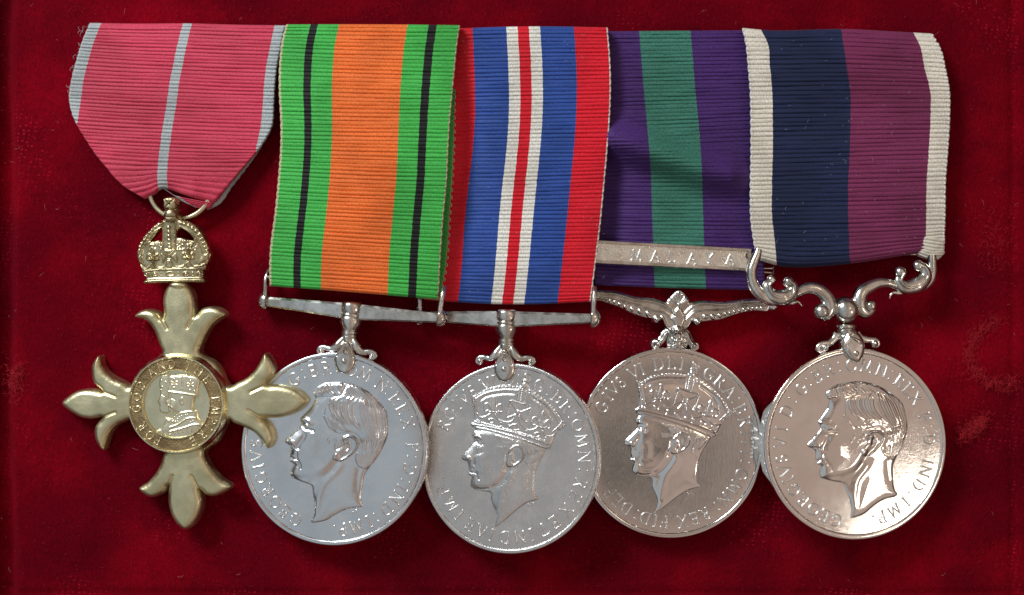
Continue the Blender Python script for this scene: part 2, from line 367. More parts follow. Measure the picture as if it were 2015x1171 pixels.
# ------------------------------------------------------------------ relief heads
def bare_head(hf):
    p = pts('A 575,370 520,490 420,600 335,690 358,750 320,830 220,910 110,1000 105,1050 160,1085 195,1125 B 180,60 165,125 205,150 165,185 225,240 185,310 178,385 215,430 350,490 480,540 500,650 525,800 520,950 480,1070 680,1045 830,960 1000,880 1220,840 1200,720 1220,550 1250,400 1310,300 1430,150 1510,10 A 1690,960 1700,750 1680,580 1600,460 1450,310 1320,220 1150,150 1000,125 850,125 720,140 600,200 540,270 560,340')
    hf.mask(p)
    hf.H += 2.8*(1-np.exp(-np.clip(hf.M, 0, 99)/2.6)) + 3.8*(1-np.exp(-np.clip(hf.M, 0, 99)/26))
    face = pts('A 560,420 420,620 340,690 330,830 110,1000 120,1060 B 180,60 170,160 190,260 180,400 260,440 380,455 560,440 720,370 850,240 930,150 A 1260,1100 1560,1000 1600,700 1450,400 1100,250 800,250')
    hf.up(face, 3.2, 16, soft=True)
    g = lambda s: pts(s)
    # brow, eye, nose, mouth, chin, jaw, neck
    hf.ridge(g('A 345,695 430,685 500,720 560,790'), 3.0, 1.6, 1)
    hf.ridge(g('A 395,760 430,830 520,850 590,880'), 3.2, -1.9, 1)
    hf.dome(g('A 450,800')[0], 6, 1.3, 4); hf.ridge(g('A 400,780 450,765 510,800'), 1.0, .8, 1); hf.ridge(g('A 420,835 480,835 530,815'), 1.0, .7, 1)
    hf.ridge(g('A 370,790 270,910 170,1010'), 5, .8, 1)
    hf.ridge(g('A 430,880 400,980 330,1080 310,1160'), 5.0, -2.0, 1)
    hf.ridge(g('A 160,1075 215,1075 260,1100 240,1130'), 1.3, -1.3, 1); hf.dome(g('A 240,1050')[0], 6, .9)
    hf.ridge(g('A 500,900 560,1000 540,1150 B 480,150'), 12, 1.3, 1)
    hf.ridge(g('B 175,145 240,150 290,165'), 1.4, -1.7, 1); hf.dome(g('B 210,120')[0], 5, .6, 3); hf.dome(g('B 215,188')[0], 5, .9, 4)
    hf.ridge(g('B 290,30 285,130 330,230 345,310'), 2.8, -1.3, 1)
    hf.ridge(g('B 205,235 260,245 320,260'), 3, -1.0, 1); hf.dome(g('B 250,345')[0], 11, .8, 12, soft=True)
    hf.ridge(g('B 440,480 600,460 740,370 860,240'), 5, -1.1, 1)
    hf.ridge(g('B 960,210 820,360 680,500 610,660 565,860 540,980'), 6.5, 1.6, 1)
    hf.ridge(g('B 1180,260 1150,450 1140,650'), 5, -.9, 1)
    # hair masses and strands
    hf.up(g('A 575,360 545,290 600,205 720,145 860,130 1000,130 1000,310 900,330 760,345 640,340'), 1.5, 6)
    hf.up(g('A 1000,320 860,360 800,430 740,560 740,680 800,770 900,880 1010,900 1190,880 1290,1000 1270,1120 B 1140,70 1130,180 1200,280 1300,290 1430,140 1510,0 A 1680,950 1690,750 1660,580 1450,330 1300,230 1100,160'), 1.4, 7)
    st = hf.strands
    st(g('A 600,345 550,280 600,215 730,145'), g('A 1010,320 900,260 850,190 850,135'), 10, 1.25, 1.25)
    st(g('A 1010,320 960,230 920,140'), g('A 1480,430 1350,290 1180,170'), 11, 1.2, .85)
    st(g('A 940,335 820,400 810,500 880,640 1010,760'), g('A 1290,330 1200,450 1190,600 1240,720 1380,900'), 10, 1.2, 1.15)
    st(g('A 1300,330 1270,500 1310,720 1400,950 1350,1150'), g('A 1500,420 1640,560 1675,760 1660,960 1560,1160'), 11, 1.2, .95)
    st(g('A 720,600 760,700 860,880'), g('A 980,760 1100,860 1250,920'), 7, 1.1, .8)
    st(g('A 830,560 900,700 1020,800'), g('A 1000,560 1080,680 1180,800'), 5, 1.1, .9)
    st(g('B 1150,60 1130,150 1180,270'), g('B 1490,20 1400,150 1290,290'), 9, 1.1, .8)
    st(g('A 1290,950 1330,1050 1290,1171'), g('A 1600,950 1560,1080 1500,1171'), 8, 1.1, .8)
    for _ in range(9):
        x, y = rng.uniform(760, 960), rng.uniform(930, 1060); hf.ridge(g('A %f,%f %f,%f' % (x, y, x-20, y+70)), .9, .6, 1)
    # ear
    ear = g('A 1010,960 1090,925 1190,940 1260,1020 1245,1110 B 1120,40 1020,120 930,185 860,180 805,135 850,50 A 980,1130 1040,1060')
    hf.up(ear, 1.7, 4); hf.ridge(g('A 1035,985 1100,945 1185,965 1240,1030 1225,1110 B 1100,45 1010,120 930,165'), 1.8, 1.9)
    hf.dome(g('A 1120,1050')[0], 9, -2.6, 13, soft=True); hf.dome(g('A 1080,1110')[0], 6, -2.0, 8, soft=True)
    hf.ridge(g('A 1060,1020 1120,1060 1120,1130 B 980,60'), 1.6, 1.5, 1); hf.dome(g('B 860,120')[0], 7, 1.3, 7)
    hf.ridge(g('A 1000,990 1010,1100 B 830,20'), 1.8, -1.1, 1)
def fleur(hf, c, s, w=.9, h=1.1, rot=0.0):
    """heraldic lily, outlines only; c centre, s size in px"""
    ca, sa = math.cos(rot), math.sin(rot)
    def q(L_): return np.array([(c[0]+s*(x*ca-y*sa), c[1]+s*(x*sa+y*ca)) for x, y in L_])
    hf.ridge(q([(-.12,.45),(-.22,-.2),(0,-1),(.24,-.3),(.12,.45)]), w, h, n=4)
    hf.ridge(q([(-.2,.5),(-.35,.0),(-.7,-.3),(-1,.05),(-.85,.5),(-.55,.45)]), w, h, n=4)
    hf.ridge(q([(.2,.5),(.35,.0),(.7,-.3),(1,.05),(.85,.5),(.55,.45)]), w, h, n=4)
    hf.ridge(q([(-.4,.58),(.4,.58)]), w*1.2, h, n=0)
def crowned_head(hf, bold=1.0):
    p = pts('C 265,815 240,860 213,910 240,955 245,1000 200,1070 110,1165 D 60,180 75,218 135,242 150,310 158,365 150,400 192,432 182,480 175,535 200,575 250,600 350,620 435,640 440,730 490,850 515,960 485,1080 600,1010 750,880 900,770 1052,720 1015,660 1000,560 1005,450 1020,370 1060,260 1110,170 1155,85 C 1300,1112 1355,1105 1368,1070 1400,1000 1440,900 1480,850 1520,830 1605,745 1545,705 1510,640 1440,550 1350,455 1250,365 1150,295 1060,235 1050,170 1085,70 1000,15 955,90 925,195 850,195 700,185 550,205 400,255 275,335 205,320 215,450 245,560 243,700 203,745 212,790')
    hf.mask(p, n=4)
    hf.H += 2.5*(1-np.exp(-np.clip(hf.M, 0, 99)/2.4)) + 3.4*(1-np.exp(-np.clip(hf.M, 0, 99)/26))
    g = pts
    hf.up(g('C 260,830 220,920 245,1010 120,1160 D 70,210 150,300 155,400 180,540 250,590 430,590 540,530 650,400 690,300 880,200 1100,120 1150,60 C 900,900 500,810'), 2.8, 15, soft=True)
    # face
    hf.ridge(g('C 250,930 320,930 390,975'), 2.6, 1.4, 1); hf.ridge(g('C 280,985 330,1040 400,1040'), 2.6, -1.6, 1)
    hf.dome(g('C 325,1050')[0], 5, 1.2, 4); hf.ridge(g('C 290,1020 340,1020 380,1070'), .9, .8, 1); hf.ridge(g('C 300,1090 345,1085 380,1070'), .9, .7, 1)
    hf.ridge(g('C 270,1030 180,1140 D 110,180'), 4.5, .7, 1)
    hf.ridge(g('D 270,60 240,140 215,220 235,290'), 3.6, -1.7, 1); hf.ridge(g('D 300,130 340,250 330,400'), 11, 1.2, 1)
    hf.dome(g('D 165,200')[0], 6, 1.3); hf.ridge(g('D 110,225 150,220 175,240'), 1.2, -1.2, 1)
    hf.ridge(g('D 155,375 210,378 255,385'), 1.4, -1.6, 1); hf.dome(g('D 195,352')[0], 5, .6, 3); hf.dome(g('D 200,405')[0], 5, .9, 4)
    hf.ridge(g('D 260,350 265,420 300,470'), 2.2, -1.2, 1); hf.dome(g('D 250,520')[0], 9, .8, 10, soft=True)
    hf.ridge(g('D 230,575 320,590 420,575'), 2.0, -1.0, 1); hf.ridge(g('D 440,580 560,520 650,400 690,310'), 5, -1.5, 1)
    hf.ridge(g('D 760,320 690,450 600,600 560,780 530,950'), 6.5, 1.7, 1); hf.ridge(g('D 960,300 940,480 930,640'), 6, -1.0, 1)
    # ear
    hf.up(g('D 690,80 740,35 800,20 860,65 885,150 835,235 730,300 665,300 645,260 670,170'), 1.6, 4)
    hf.ridge(g('D 680,110 735,45 800,30 855,75 870,150 820,230 740,285'), 1.6, 1.7); hf.dome(g('D 760,150')[0], 8, -2.4, 13, soft=True)
    hf.ridge(g('D 700,130 730,180 720,230'), 1.4, 1.2, 1); hf.dome(g('D 690,260')[0], 6, 1.1); hf.ridge(g('D 645,120 640,220 620,290'), 1.8, -1.2, 1)
    st = hf.strands
    st(g('D 890,40 930,130 900,230 920,300'), g('D 1110,80 1060,170 980,260'), 10, 1.0, .95)
    st(g('C 560,890 620,960'), g('C 820,960 850,1030'), 10, .9, .7); st(g('C 680,990 740,1060'), g('C 1000,980 1040,1060'), 8, .9, .7)
    st(g('C 600,1060 625,1140'), g('C 730,1060 745,1120'), 5, .9, .7)
    # crown: recessed panels, band, arches, pearls, lilies, crosses
    hf.up(g('C 205,745 245,700 600,780 900,860 1200,950 1350,1035 1365,1080 1330,1110 1290,1112 1000,1000 700,900 400,835 260,805'), 1.3*bold, 3)
    hf.ridge(g('C 215,752 420,780 700,840 1000,920 1200,985 1340,1050'), 1.0, 1.3*bold); hf.ridge(g('C 240,798 420,822 700,895 1000,985 1300,1095'), 1.2, 1.1*bold)
    hf.ridge(g('C 250,430 265,560 255,700'), 1.6, 1.0*bold); hf.ridge(g('C 205,325 250,430 300,560'), 1.3, 1.3); hf.ridge(g('C 250,350 300,480 320,590'), 1.0, 1.0)
    hf.ridge(g('C 290,385 400,320 550,280 700,265 890,270'), 1.2, 1.1*bold); hf.ridge(g('C 1060,310 1160,380 1280,460 1380,560 1450,680 1490,750'), 1.2, 1.1*bold)
    hf.ridge(g('C 330,430 420,360 560,325 720,310 870,320'), 2.6, -1.3*bold, 1); hf.ridge(g('C 1080,370 1200,440 1320,550 1400,700'), 2.6, -1.3*bold, 1)
    for a, n in (('C 280,345 330,312 410,272 500,240 600,218 700,210 800,212 890,218', 14), ('C 1070,272 1200,350 1320,435 1420,540 1500,650 1532,720', 15)):
        c = smooth(g(a), 8); i = np.linspace(0, len(c)-1, n).astype(int)
        for k in i: hf.dome(c[k], 2.5, 1.9)
    hf.ridge(g('C 905,260 885,415'), 1.1, 1.4, n=0); hf.ridge(g('C 1010,290 975,450'), 1.1, 1.4, n=0)
    for k in range(6): hf.dome(g('C %f,%f' % (962-6*k, 250+33*k))[0], 1.7, 1.6)
    hf.dome(g('C 980,200')[0], 6, 2.0); hf.ridge(g('C 960,130 1060,170'), 1.2, 1, n=0)
    hf.ridge(g('C 970,90 1000,25 1080,70 1045,150 970,110'), 1.2, 1.4, n=0); hf.ridge(g('C 1000,50 1020,150'), 1.2, 1.1, n=0)
    fleur(hf, g('C 540,500')[0], 19, .95, 1.3*bold, .08); fleur(hf, g('C 1235,715')[0], 20, .95, 1.3*bold, .22)
    hf.ridge(g('C 490,605 430,640 350,655 300,600'), .95, 1.1*bold); hf.ridge(g('C 560,610 600,680 700,720 800,710 870,620'), .95, 1.1*bold)
    hf.ridge(g('C 905,640 930,740 1000,820 1080,835 1160,810'), .95, 1.1*bold); hf.ridge(g('C 1245,850 1290,910 1380,925 1455,860'), .95, 1.1*bold)
    for a in ('C 785,425 725,665 865,612', 'C 785,425 870,560', 'C 1080,525 1015,730 920,625', 'C 940,575 1080,525', 'C 800,415 1080,495', 'C 765,780 865,750 925,830 830,842 765,780'):
        hf.ridge(g(a), .95, 1.4*bold, n=0)
    hf.dome(g('C 895,585')[0], 5, 1.8)
    for a, r in (('C 505,705', 5.5), ('C 1170,905', 5.5)):
        c = g(a)[0]; hf.ridge(np.array([(c[0]+r*math.cos(t), c[1]+.75*r*math.sin(t)) for t in np.linspace(0, 6.28, 14)]), .9, 1.2*bold, n=0)
    for a in '350,660 345,710 305,700 660,740 650,790 1020,855 1015,900 1300,950 1285,992'.split():
        hf.dome(g('C '+a)[0], 2.1, 1.5)
    hf.ridge(g('C 1400,860 1540,720 1600,745 1500,830'), 1.1, 1.4, n=0); hf.ridge(g('C 1540,720 1545,830'), 1.0, 1.0, n=0)
# ------------------------------------------------------------------ lettering
def arc(cx, cy, rx, ry, a0, a1, n=9):
    return [(cx+rx*math.cos(math.radians(a)), cy+ry*math.sin(math.radians(a))) for a in np.linspace(a0, a1, n)]
G = {  # strokes on a box of height 1, y up, centred on x = 0
 'A': [[(-.38,0),(0,1)],[(0,1),(.38,0)],[(-.22,.36),(.22,.36)],[(-.48,0),(-.28,0)],[(.28,0),(.48,0)]],
 'B': [[(-.22,0),(-.22,1)],[(-.3,1),(.0,1)]+arc(.0,.76,.24,.24,90,-90)+[(-.22,.52)],arc(.02,.26,.28,.26,90,-90)+[(-.3,0)]],
 'D': [[(-.3,0),(-.3,1)],[(-.38,1),(-.05,1)]+arc(-.05,.5,.42,.5,90,-90,13)+[(-.38,0)]],
 'E': [[(-.22,0),(-.22,1)],[(-.3,1),(.24,1),(.24,.9)],[(-.22,.52),(.14,.52)],[(-.3,0),(.26,0),(.28,.12)]],
 'F': [[(-.2,0),(-.2,1)],[(-.28,1),(.26,1),(.26,.9)],[(-.2,.52),(.15,.52)],[(-.3,0),(-.1,0)]],
 'G': [arc(0,.5,.42,.5,48,310,18)+[(.3,.1),(.3,.42)],[(.15,.42),(.4,.42)]],
 'H': [[(-.32,0),(-.32,1)],[(.32,0),(.32,1)],[(-.32,.52),(.32,.52)],[(-.4,0),(-.24,0)],[(.24,0),(.4,0)],[(-.4,1),(-.24,1)],[(.24,1),(.4,1)]],
 'I': [[(0,0),(0,1)],[(-.1,0),(.1,0)],[(-.1,1),(.1,1)]],
 'L': [[(-.2,0),(-.2,1)],[(-.3,0),(.26,0),(.28,.14)],[(-.3,1),(-.1,1)]],
 'M': [[(-.42,0),(-.32,1),(0,.12),(.32,1),(.42,0)],[(-.5,0),(-.34,0)],[(.34,0),(.5,0)]],
 'N': [[(-.34,0),(-.34,1),(.34,0),(.34,1)],[(-.42,0),(-.26,0)],[(.26,1),(.42,1)],[(-.44,1),(-.34,1)]],
 'O': [arc(0,.5,.43,.5,0,360,22)],
 'P': [[(-.2,0),(-.2,1)],[(-.28,1),(.0,1)]+arc(.0,.74,.26,.26,90,-90)+[(-.2,.48)],[(-.3,0),(-.1,0)]],
 'R': [[(-.24,0),(-.24,1)],[(-.32,1),(-.02,1)]+arc(-.02,.75,.25,.25,90,-90)+[(-.24,.5)],[(-.02,.5),(.3,0),(.4,0)],[(-.34,0),(-.14,0)]],
 'S': [arc(.0,.75,.23,.24,35,250,10)+arc(.0,.26,.25,.26,80,-150,10)],
 'T': [[(0,0),(0,1)],[(-.34,.9),(-.34,1),(.34,1),(.34,.9)],[(-.1,0),(.1,0)]],
 'V': [[(-.38,1),(0,0)],[(0,0),(.38,1)],[(-.48,1),(-.28,1)],[(.28,1),(.48,1)]],
 'X': [[(-.34,1),(.34,0)],[(.34,1),(-.34,0)],[(-.42,0),(-.26,0)],[(.26,0),(.42,0)],[(-.42,1),(-.26,1)],[(.26,1),(.42,1)]],
 'Y': [[(-.36,1),(0,.5)],[(.36,1),(0,.5)],[(0,.5),(0,0)],[(-.44,1),(-.28,1)],[(.28,1),(.44,1)],[(-.1,0),(.1,0)]],
 '.': [[(0,.5)]],
}
for _k, _v in G.items():                       # short serifs
    if _k == 'I': continue
    for _s in _v:
        if len(_s) == 2 and _s[0][1] == _s[1][1] and _s[0][1] in (0, 1) and abs(_s[0][0]-_s[1][0]) <= .21:
            c_ = (_s[0][0]+_s[1][0])/2; h_ = abs(_s[0][0]-_s[1][0])*.32; _s[0] = (c_-h_, _s[0][1]); _s[1] = (c_+h_, _s[1][1])
GC = {}
def glyph(ch, size, w, h, mat, st=.62):
    key = (ch, size, w, h, mat.name)
    if key in GC: return GC[key]
    if size < 10: st = .45
    xs = np.arange(-.62*size, .62*size+st, st); ys = np.arange(-.2*size, 1.2*size+st, st)
    X, Y = np.meshgrid(xs, ys); M = np.full(X.shape, -9.0)
    for s in G[ch]:
        p = np.array(s, float)*size
        d, _ = segdist(X, Y, p); M = np.maximum(M, (w*1.25 if len(p) == 1 else w) - d)
    ok = M > -st*1.0; Z = np.where(M < 0, -.5, h*np.sin(np.pi/2*np.clip(M/w, 0, 1)))
    c = ok[:-1, :-1] & ok[1:, :-1] & ok[:-1, 1:] & ok[1:, 1:]
    used = np.zeros(ok.shape, bool); used[:-1, :-1] |= c; used[1:, :-1] |= c; used[:-1, 1:] |= c; used[1:, 1:] |= c
    idx = -np.ones(ok.shape, int); idx[used] = np.arange(used.sum()); I, J = np.nonzero(c)
    gy, gx = np.gradient(M, st); sh = np.where(M < 0, -M, 0); gl = np.hypot(gx, gy)+1e-6
    V = np.c_[(X+sh*gx/gl)[used], (Y+sh*gy/gl)[used]-size*.5, Z[used]]*.01
    F = np.c_[idx[I, J], idx[I, J+1], idx[I+1, J+1], idx[I+1, J]]
    me = mesh_np('letter', V, F, True, 50); me.materials.append(mat); GC[key] = me; return me
def put_letter(ch, size, w, h, mat, fr, px, py, ang, z, parent):
    o = new_obj('dot' if ch in ':.' else 'letter', glyph(ch, size, w, h, mat), None, parent)
    x, y, _ = fr(px, py); o.location = (x, y, z*.01); o.rotation_euler = (0, 0, -math.radians(ang)); return o
def ring_text(spec, c, rx, ry, size, w, h, mat, fr, z, parent):
    for t in spec.split():
        ch, a = t.split('@'); a = float(a); r = math.radians(a)
        if ch in ':.':
            for k_ in ((-.36, .36) if ch == ':' else (-.36,)):
                put_letter('.', size, w, h, mat, fr, c[0]+(rx+size*k_)*math.sin(r), c[1]-(ry+size*k_)*math.cos(r), a, z, parent)
            continue
        px, py = c[0]+rx*math.sin(r), c[1]-ry*math.cos(r)
        put_letter(ch, size, w, h, mat, fr, px, py, a, z, parent)
# ------------------------------------------------------------------ disc with rim
def disc(fr, c, R, mat, parent, th=15, dish=1.2, rim=8.5, name='disc'):
    prof = [(0, th-3.4), (.2*R, th-3.4+dish*.03), (.4*R, th-3.4+dish*.15), (.6*R, th-3.4+dish*.36), (.8*R, th-3.4+dish*.68), (R-rim-4, th-3.4+dish*.95), (R-rim-1.8, th-2.6),
            (R-rim-.6, th-1.2), (R-rim+.8, th-.3), (R-rim+2.5, th), (R-3.2, th-.1), (R-1.3, th-.9), (R-.3, th-2.4), (R, th-4.5), (R, -th+4.5), (R-1, -th+1.5), (R-4, -th), (0, -th)]
    sy = 1.0; n = 200; V = []; F = []
    for r, z in prof:
        for k in range(n):
            a = 2*math.pi*k/n; wob = 1 + .0012*math.sin(3*a+1)
            x, y, _ = fr(c[0]+c[2]*r*wob*math.cos(a), c[1]+r*wob*math.sin(a)); V.append((x, y, z*.01))
    for i in range(len(prof)-1):
        for k in range(n): F.append((i*n+k, (i+1)*n+k, (i+1)*n+(k+1) % n, i*n+(k+1) % n))
    b = MB(); b.add(V, F); return b.build(name, mat, parent, 50)
# ------------------------------------------------------------------ straight suspender (two war medals)
def straight_suspender(fr, root, cx, cy, ang, halfL, halfR, mat, zbar=28):
    ca, sa = math.cos(math.radians(ang)), math.sin(math.radians(ang))
    def q(u, v, h=0): return fr(cx+u*ca-v*sa, cy+u*sa+v*ca, h)
    b = MB()
    for sg, Lh in ((-1, halfL), (1, halfR)):
        rings = []
        for t in np.linspace(0, 1, 9):
            u = sg*(14+t*(Lh-14)); v0 = 2.5+t*2.8; v1 = 33-t*9.5
            e_ = 3.0; hz = 9-t*2
            rings.append([q(u, v0, -hz), q(u, v0, hz-3), q(u, v0+4.5, hz), q(u, v1-3, hz), q(u, v1, hz-2.5), q(u, v1, -hz)])
        b.hull(rings)
    bar = b.build('suspension_bar', mat, root, 25)
    b = MB(); prof = [(0,-1),(14,-1),(18,0),(20.5,3),(21.2,8),(21.2,15),(20.3,19.5),(19.2,21),(20.3,22.5),(21,24),(20.6,26.5),(19.4,27.5),(20.6,29),(21.6,33),(21.6,38),(20,44),(17.4,50),(15,54),(14.4,55.5),(17,57),(17,60),(15,61.5),(14.6,62.5),(16.8,64),(16.8,67),(14.6,68.5),(14.4,70),(16.2,71.5),(15.6,74),(13.2,78),(13,90),(12,95),(0,96)]
    b.lathe(prof, lambda a, c, h: q(a, h, c*.95), 40); b.build('boss', mat, root, 40)
    for sg, Lh in ((-1, halfL), (1, halfR)):      # rounded caps, upright posts
        b = MB(); rings = []
        for t in np.linspace(-1, 1, 9):
            r_ = math.sqrt(max(1-t*t, .02)); v = 14+19*t
            rings.append([q(sg*(Lh-1+17*r_*max(math.cos(w), 0) if True else 0), v, 15*r_*math.sin(w)) for w in np.linspace(-math.pi/2, math.pi/2, 9)] + [q(sg*(Lh-4), v, 12*r_*math.sin(w)) for w in np.linspace(math.pi/2, -math.pi/2, 5)])
        b.hull(rings); cap = b.build('end_cap', mat, root, 50)
        b = MB(); o = -1 if sg < 0 else 1
        pth = [q(sg*(Lh+1), 4, 8), q(sg*(Lh+1), -8, 8), q(sg*(Lh+2), -22, 7), q(sg*(Lh+2.5), -36, 3), q(sg*(Lh+1.5), -46, -6)]
        b.tube(smooth(pth, 5), .05, 12); b.build('post', mat, root, 50)
    def hz_(u, zw): return zw - (fr.z*100 + u*math.sin(math.radians(-fr.tilt)))
    b = MB(); b.tube([q(-halfL, -34, hz_(-halfL, zbar)), q(halfR, -34, hz_(halfR, zbar))], .03, 10); b.build('ribbon_bar', mat, root, 50)
    # claw: two scroll feet and the pinned drop
    for sg in (-1, 1):
        b = MB(); pth = smooth([q(sg*9, 72, 4), q(sg*15, 80, 6), q(sg*22, 90, 7), (q(sg*32, 95, 6)), q(sg*44, 93, 6), q(sg*54, 95, 6), q(sg*57, 102, 6), q(sg*50, 106, 6), q(sg*46, 101, 6.5)], 5)
        b.tube(pth, np.interp(np.linspace(0, 1, len(pth)), [0, .2, .45, .7, .85, 1], [.07, .09, .062, .042, .03, .02]), 10)
        b.ball(q(sg*50.5, 100, 5), .062, 12); b.ball(q(sg*50.5, 100, 10), .028, 10)
        b.build('scroll_foot', mat, root, 60)
    hf = HF(cx-90, cy+40, cx+80, cy+170, .8)
    hf.T = (np.array([[ca, -sa], [sa, ca]]), np.array([cx, cy]))
    dp = [(0, 74), (9, 82), (13, 92), (20, 104), (22, 116), (18, 130), (9, 139), (0, 141), (-9, 139), (-18, 130), (-22, 116), (-20, 104), (-13, 92), (-9, 82)]
    hf.mask(dp); hf.up(dp, 9, 13)
    hf.ridge([(-3, 78), (-10, 94), (-19, 106)], 1.6, 2.2); hf.ridge([(3, 78), (10, 94), (19, 106)], 1.6, 2.2)
    hf.ridge([(-1, 84), (-8, 98), (-15, 106)], 1.5, -1.8); hf.ridge([(1, 84), (8, 98), (15, 106)], 1.5, -1.8); hf.ridge([(0, 76), (0, 98)], 2.2, 2.0)
    d_ = hf.mesh('claw', fr, 13, 12, mat, root, 50)
    b = MB(); b.ball(q(0, 115, 23), .05, 14, sz=.7); b.build('rivet', mat, d_, 60)
    return bar
# ================================================================== THE MEDALS
GRP = 'mounted medals in a row'
# --- first silver medal: bare head, war service
fr1 = Frame(661, 882, 36, -7, 1.0)
m1 = fr1.empty('medal'); tag(m1, 'dull silver medal with bare head, hanging from the green and orange ribbon', 'medal', GRP)
d1 = disc(fr1, (661, 882, .972), 189.5, SILVER_A, m1)
hf = HF(555, 742, 778, 1036, .66); bare_head(hf); e1 = hf.mesh('effigy', fr1, 11.8, 1.5, SILVER_A, m1, 60); e1['label'] = 'bare head in profile facing left'
T1 = 'G@209.8 E@219.5 O@229 R@239 G@249.5 I@257.5 V@265 S@273.9 V@288 I@297 D@307 :@315 G@329.5 :@337 B@344.5 R@354.2 :@2.2 O@12.5 M@23 N@37.8 :@44.4 R@51.8 E@60.8 X@71.5 F@88.8 :@95.5 D@104.7 :@113.3 I@119.2 N@127 D@138.2 :@147.4 I@153.6 M@163.6 P@173.8 .@179.5'
ring_text(T1, (661, 882), 154, 159, 22.5, 1.85, 2.3, LET, fr1, 12.6, d1)
for i, ch in enumerate('HP'): put_letter(ch, 6.5, .6, .9, SILVER_A, fr1, 698+i*8, 1005-i*1.5, -12, 12, d1)
straight_suspender(fr1, m1, 694, 595, 5.5, 171, 175, MOUNT)
# --- second silver medal: crowned head
fr2 = Frame(1007, 901, 42, -9, 1.0)
m2 = fr2.empty('medal'); tag(m2, 'brushed silver medal with crowned head, under the red, blue and white ribbon', 'medal', GRP)
d2 = disc(fr2, (1007, 901, .953), 187, SILVER_B, m2)
hf = HF(902, 728, 1126, 1044, .66); crowned_head(hf); e2 = hf.mesh('effigy', fr2, 11.8, 1.5, SILVER_B, m2, 60); e2['label'] = 'crowned head in profile facing left'
T2 = 'R@295 G@304.5 I@312.7 V@320.2 S@328.4 V@340.1 I@347.4 D@358.3 :@6 G@23 :@31.5 B@39.2 R@48.8 :@57 O@65 M@76.8 N@88.8 :@98.5 R@108.5 E@118.9 X@130.7 E@143.4 T@153.1 I@163.5 N@172.7 D@185 I@194.8 A@203.4 E@213.3 I@224.2 M@234.5 P@246.3 .@254'
ring_text(T2, (1007, 901), 146, 155, 22.5, 1.8, 2.2, LET, fr2, 12.6, d2)
for i, ch in enumerate('PM'): put_letter(ch, 6, .55, .9, SILVER_B, fr2, 1043+i*8, 992-i*1.5, -12, 12, d2)
straight_suspender(fr2, m2, 997, 610, .8, 170, 172, MOUNT, 10)
# --- third silver medal: crowned head, winged suspender
fr3 = Frame(1318, 870, 17, 0)
m3 = fr3.empty('medal'); tag(m3, 'polished silver medal with crowned head, on a winged suspender under the purple ribbon', 'medal', GRP)
d3 = disc(fr3, (1318, 870, .978), 187, SILVER_C, m3, dish=.9)
src = pts('D 60,185 485,1080 1050,720 C 1000,20 1365,1070 210,745 D 175,530 C 1600,745')
dst = np.array([(1225.2,868.9),(1286.2,1006.8),(1376,954.5),(1365.4,708.7),(1406.7,855.4),(1247,804.5),(1243.4,925.5),(1441.5,812)])
def affine(a, b):
    M_ = np.c_[a, np.ones(len(a))]; s_, *_ = np.linalg.lstsq(M_, b, rcond=None); return (s_[:2].T, s_[2])
hf = HF(1218, 698, 1452, 1014, .66); hf.T = affine(src, dst); 
_o = HF.strands
def strands_T(s, a, b, n, w, h): _o(s, a, b, n, w, h)
crowned_head(hf, 1.35); e3 = hf.mesh('effigy', fr3, 11.8, 1.5, SILVER_C, m3, 60); e3['label'] = 'crowned head in profile facing left'
T3 = 'G@296.6 I@305.3 V@312.2 S@319.6 V@331.6 I@338.3 D@351 E@1 I@8.5 G@30.1 R@39.6 A@50 :@57.8 B@65.1 R@74.6 I@82.8 T@89.8 T@97.3 :@104 O@113.4 M@124.2 N@135.6 :@143 R@153.2 E@162 X@171 F@184.8 I@191.4 D@199.4 :@206.2 D@215 E@224 F@232 .@238.5'
ring_text(T3, (1318, 870), 151, 156, 22.5, 1.75, 2.0, LET, fr3, 12.3, d3)
for i, ch in enumerate('PM'): put_letter(ch, 6.5, .6, 1, SILVER_C, fr3, 1353+i*8.5, 970-i*2, -14, 12, d3)
# winged suspender
hf = HF(1168, 562, 1540, 700, .8)
lobe = pts('K 60,530 140,540 300,550 480,600 650,615 770,655 785,640 850,570 900,540 950,570 1005,640 1020,655 1150,640 1350,650 1500,630 1650,620 1760,622 1760,745 1600,745 1450,780 1300,830 1130,852 1105,885 1050,880 1025,840 1000,880 960,925 905,940 870,940 800,930 760,880 735,830 700,860 650,850 632,815 540,800 430,760 300,700 145,650 60,640')
hf.mask(lobe, n=3); hf.up(lobe, 7, 6, n=3)
for sg, a, b_ in ((0, '60,560 160,570 300,580 470,630 640,650 760,690 850,760', '60,610 150,615 260,630 360,650 520,690 650,735 760,760 840,830'), (1, '1750,650 1600,650 1450,665 1300,680 1150,668 1040,690 950,770', '1750,690 1600,692 1450,705 1300,730 1150,735 1040,760 960,830')):
    hf.ridge(pts('K '+a), 2.2, 2.6); hf.ridge(pts('K '+b_), 1.5, 2.0)
    hf.ridge(pts('K '+a)+np.array([0, 5.5]), 2.0, -1.8)
for x, y, r in ((605,765,5.4),(528,742,5.2),(455,722,4.8),(388,700,4.2),(335,678,3.6),(285,655,3.1),(240,645,2.8),(205,632,2.6),(170,622,2.5),(130,615,2.3),
                (1150,795,5.4),(1222,797,5.2),(1290,785,4.6),(1345,770,3.8),(1385,760,3.2),(1430,748,3),(1475,738,2.8),(1520,726,2.7),(1565,720,2.5),(1605,716,2.4),(1645,714,2.3),(1685,712,2.2)):
    hf.dome(pts('K %f,%f' % (x, y))[0], r, r*.85)
for x in (815, 845, 872, 900, 930, 958, 985): hf.ridge(pts('K 898,690 %f,%f' % (x, 560+abs(x-900)*.75)), 1.0, 1.6, n=0)
hf.ridge(pts('K 770,660 840,585 900,545 960,585 1020,660'), 1.3, 1.5)
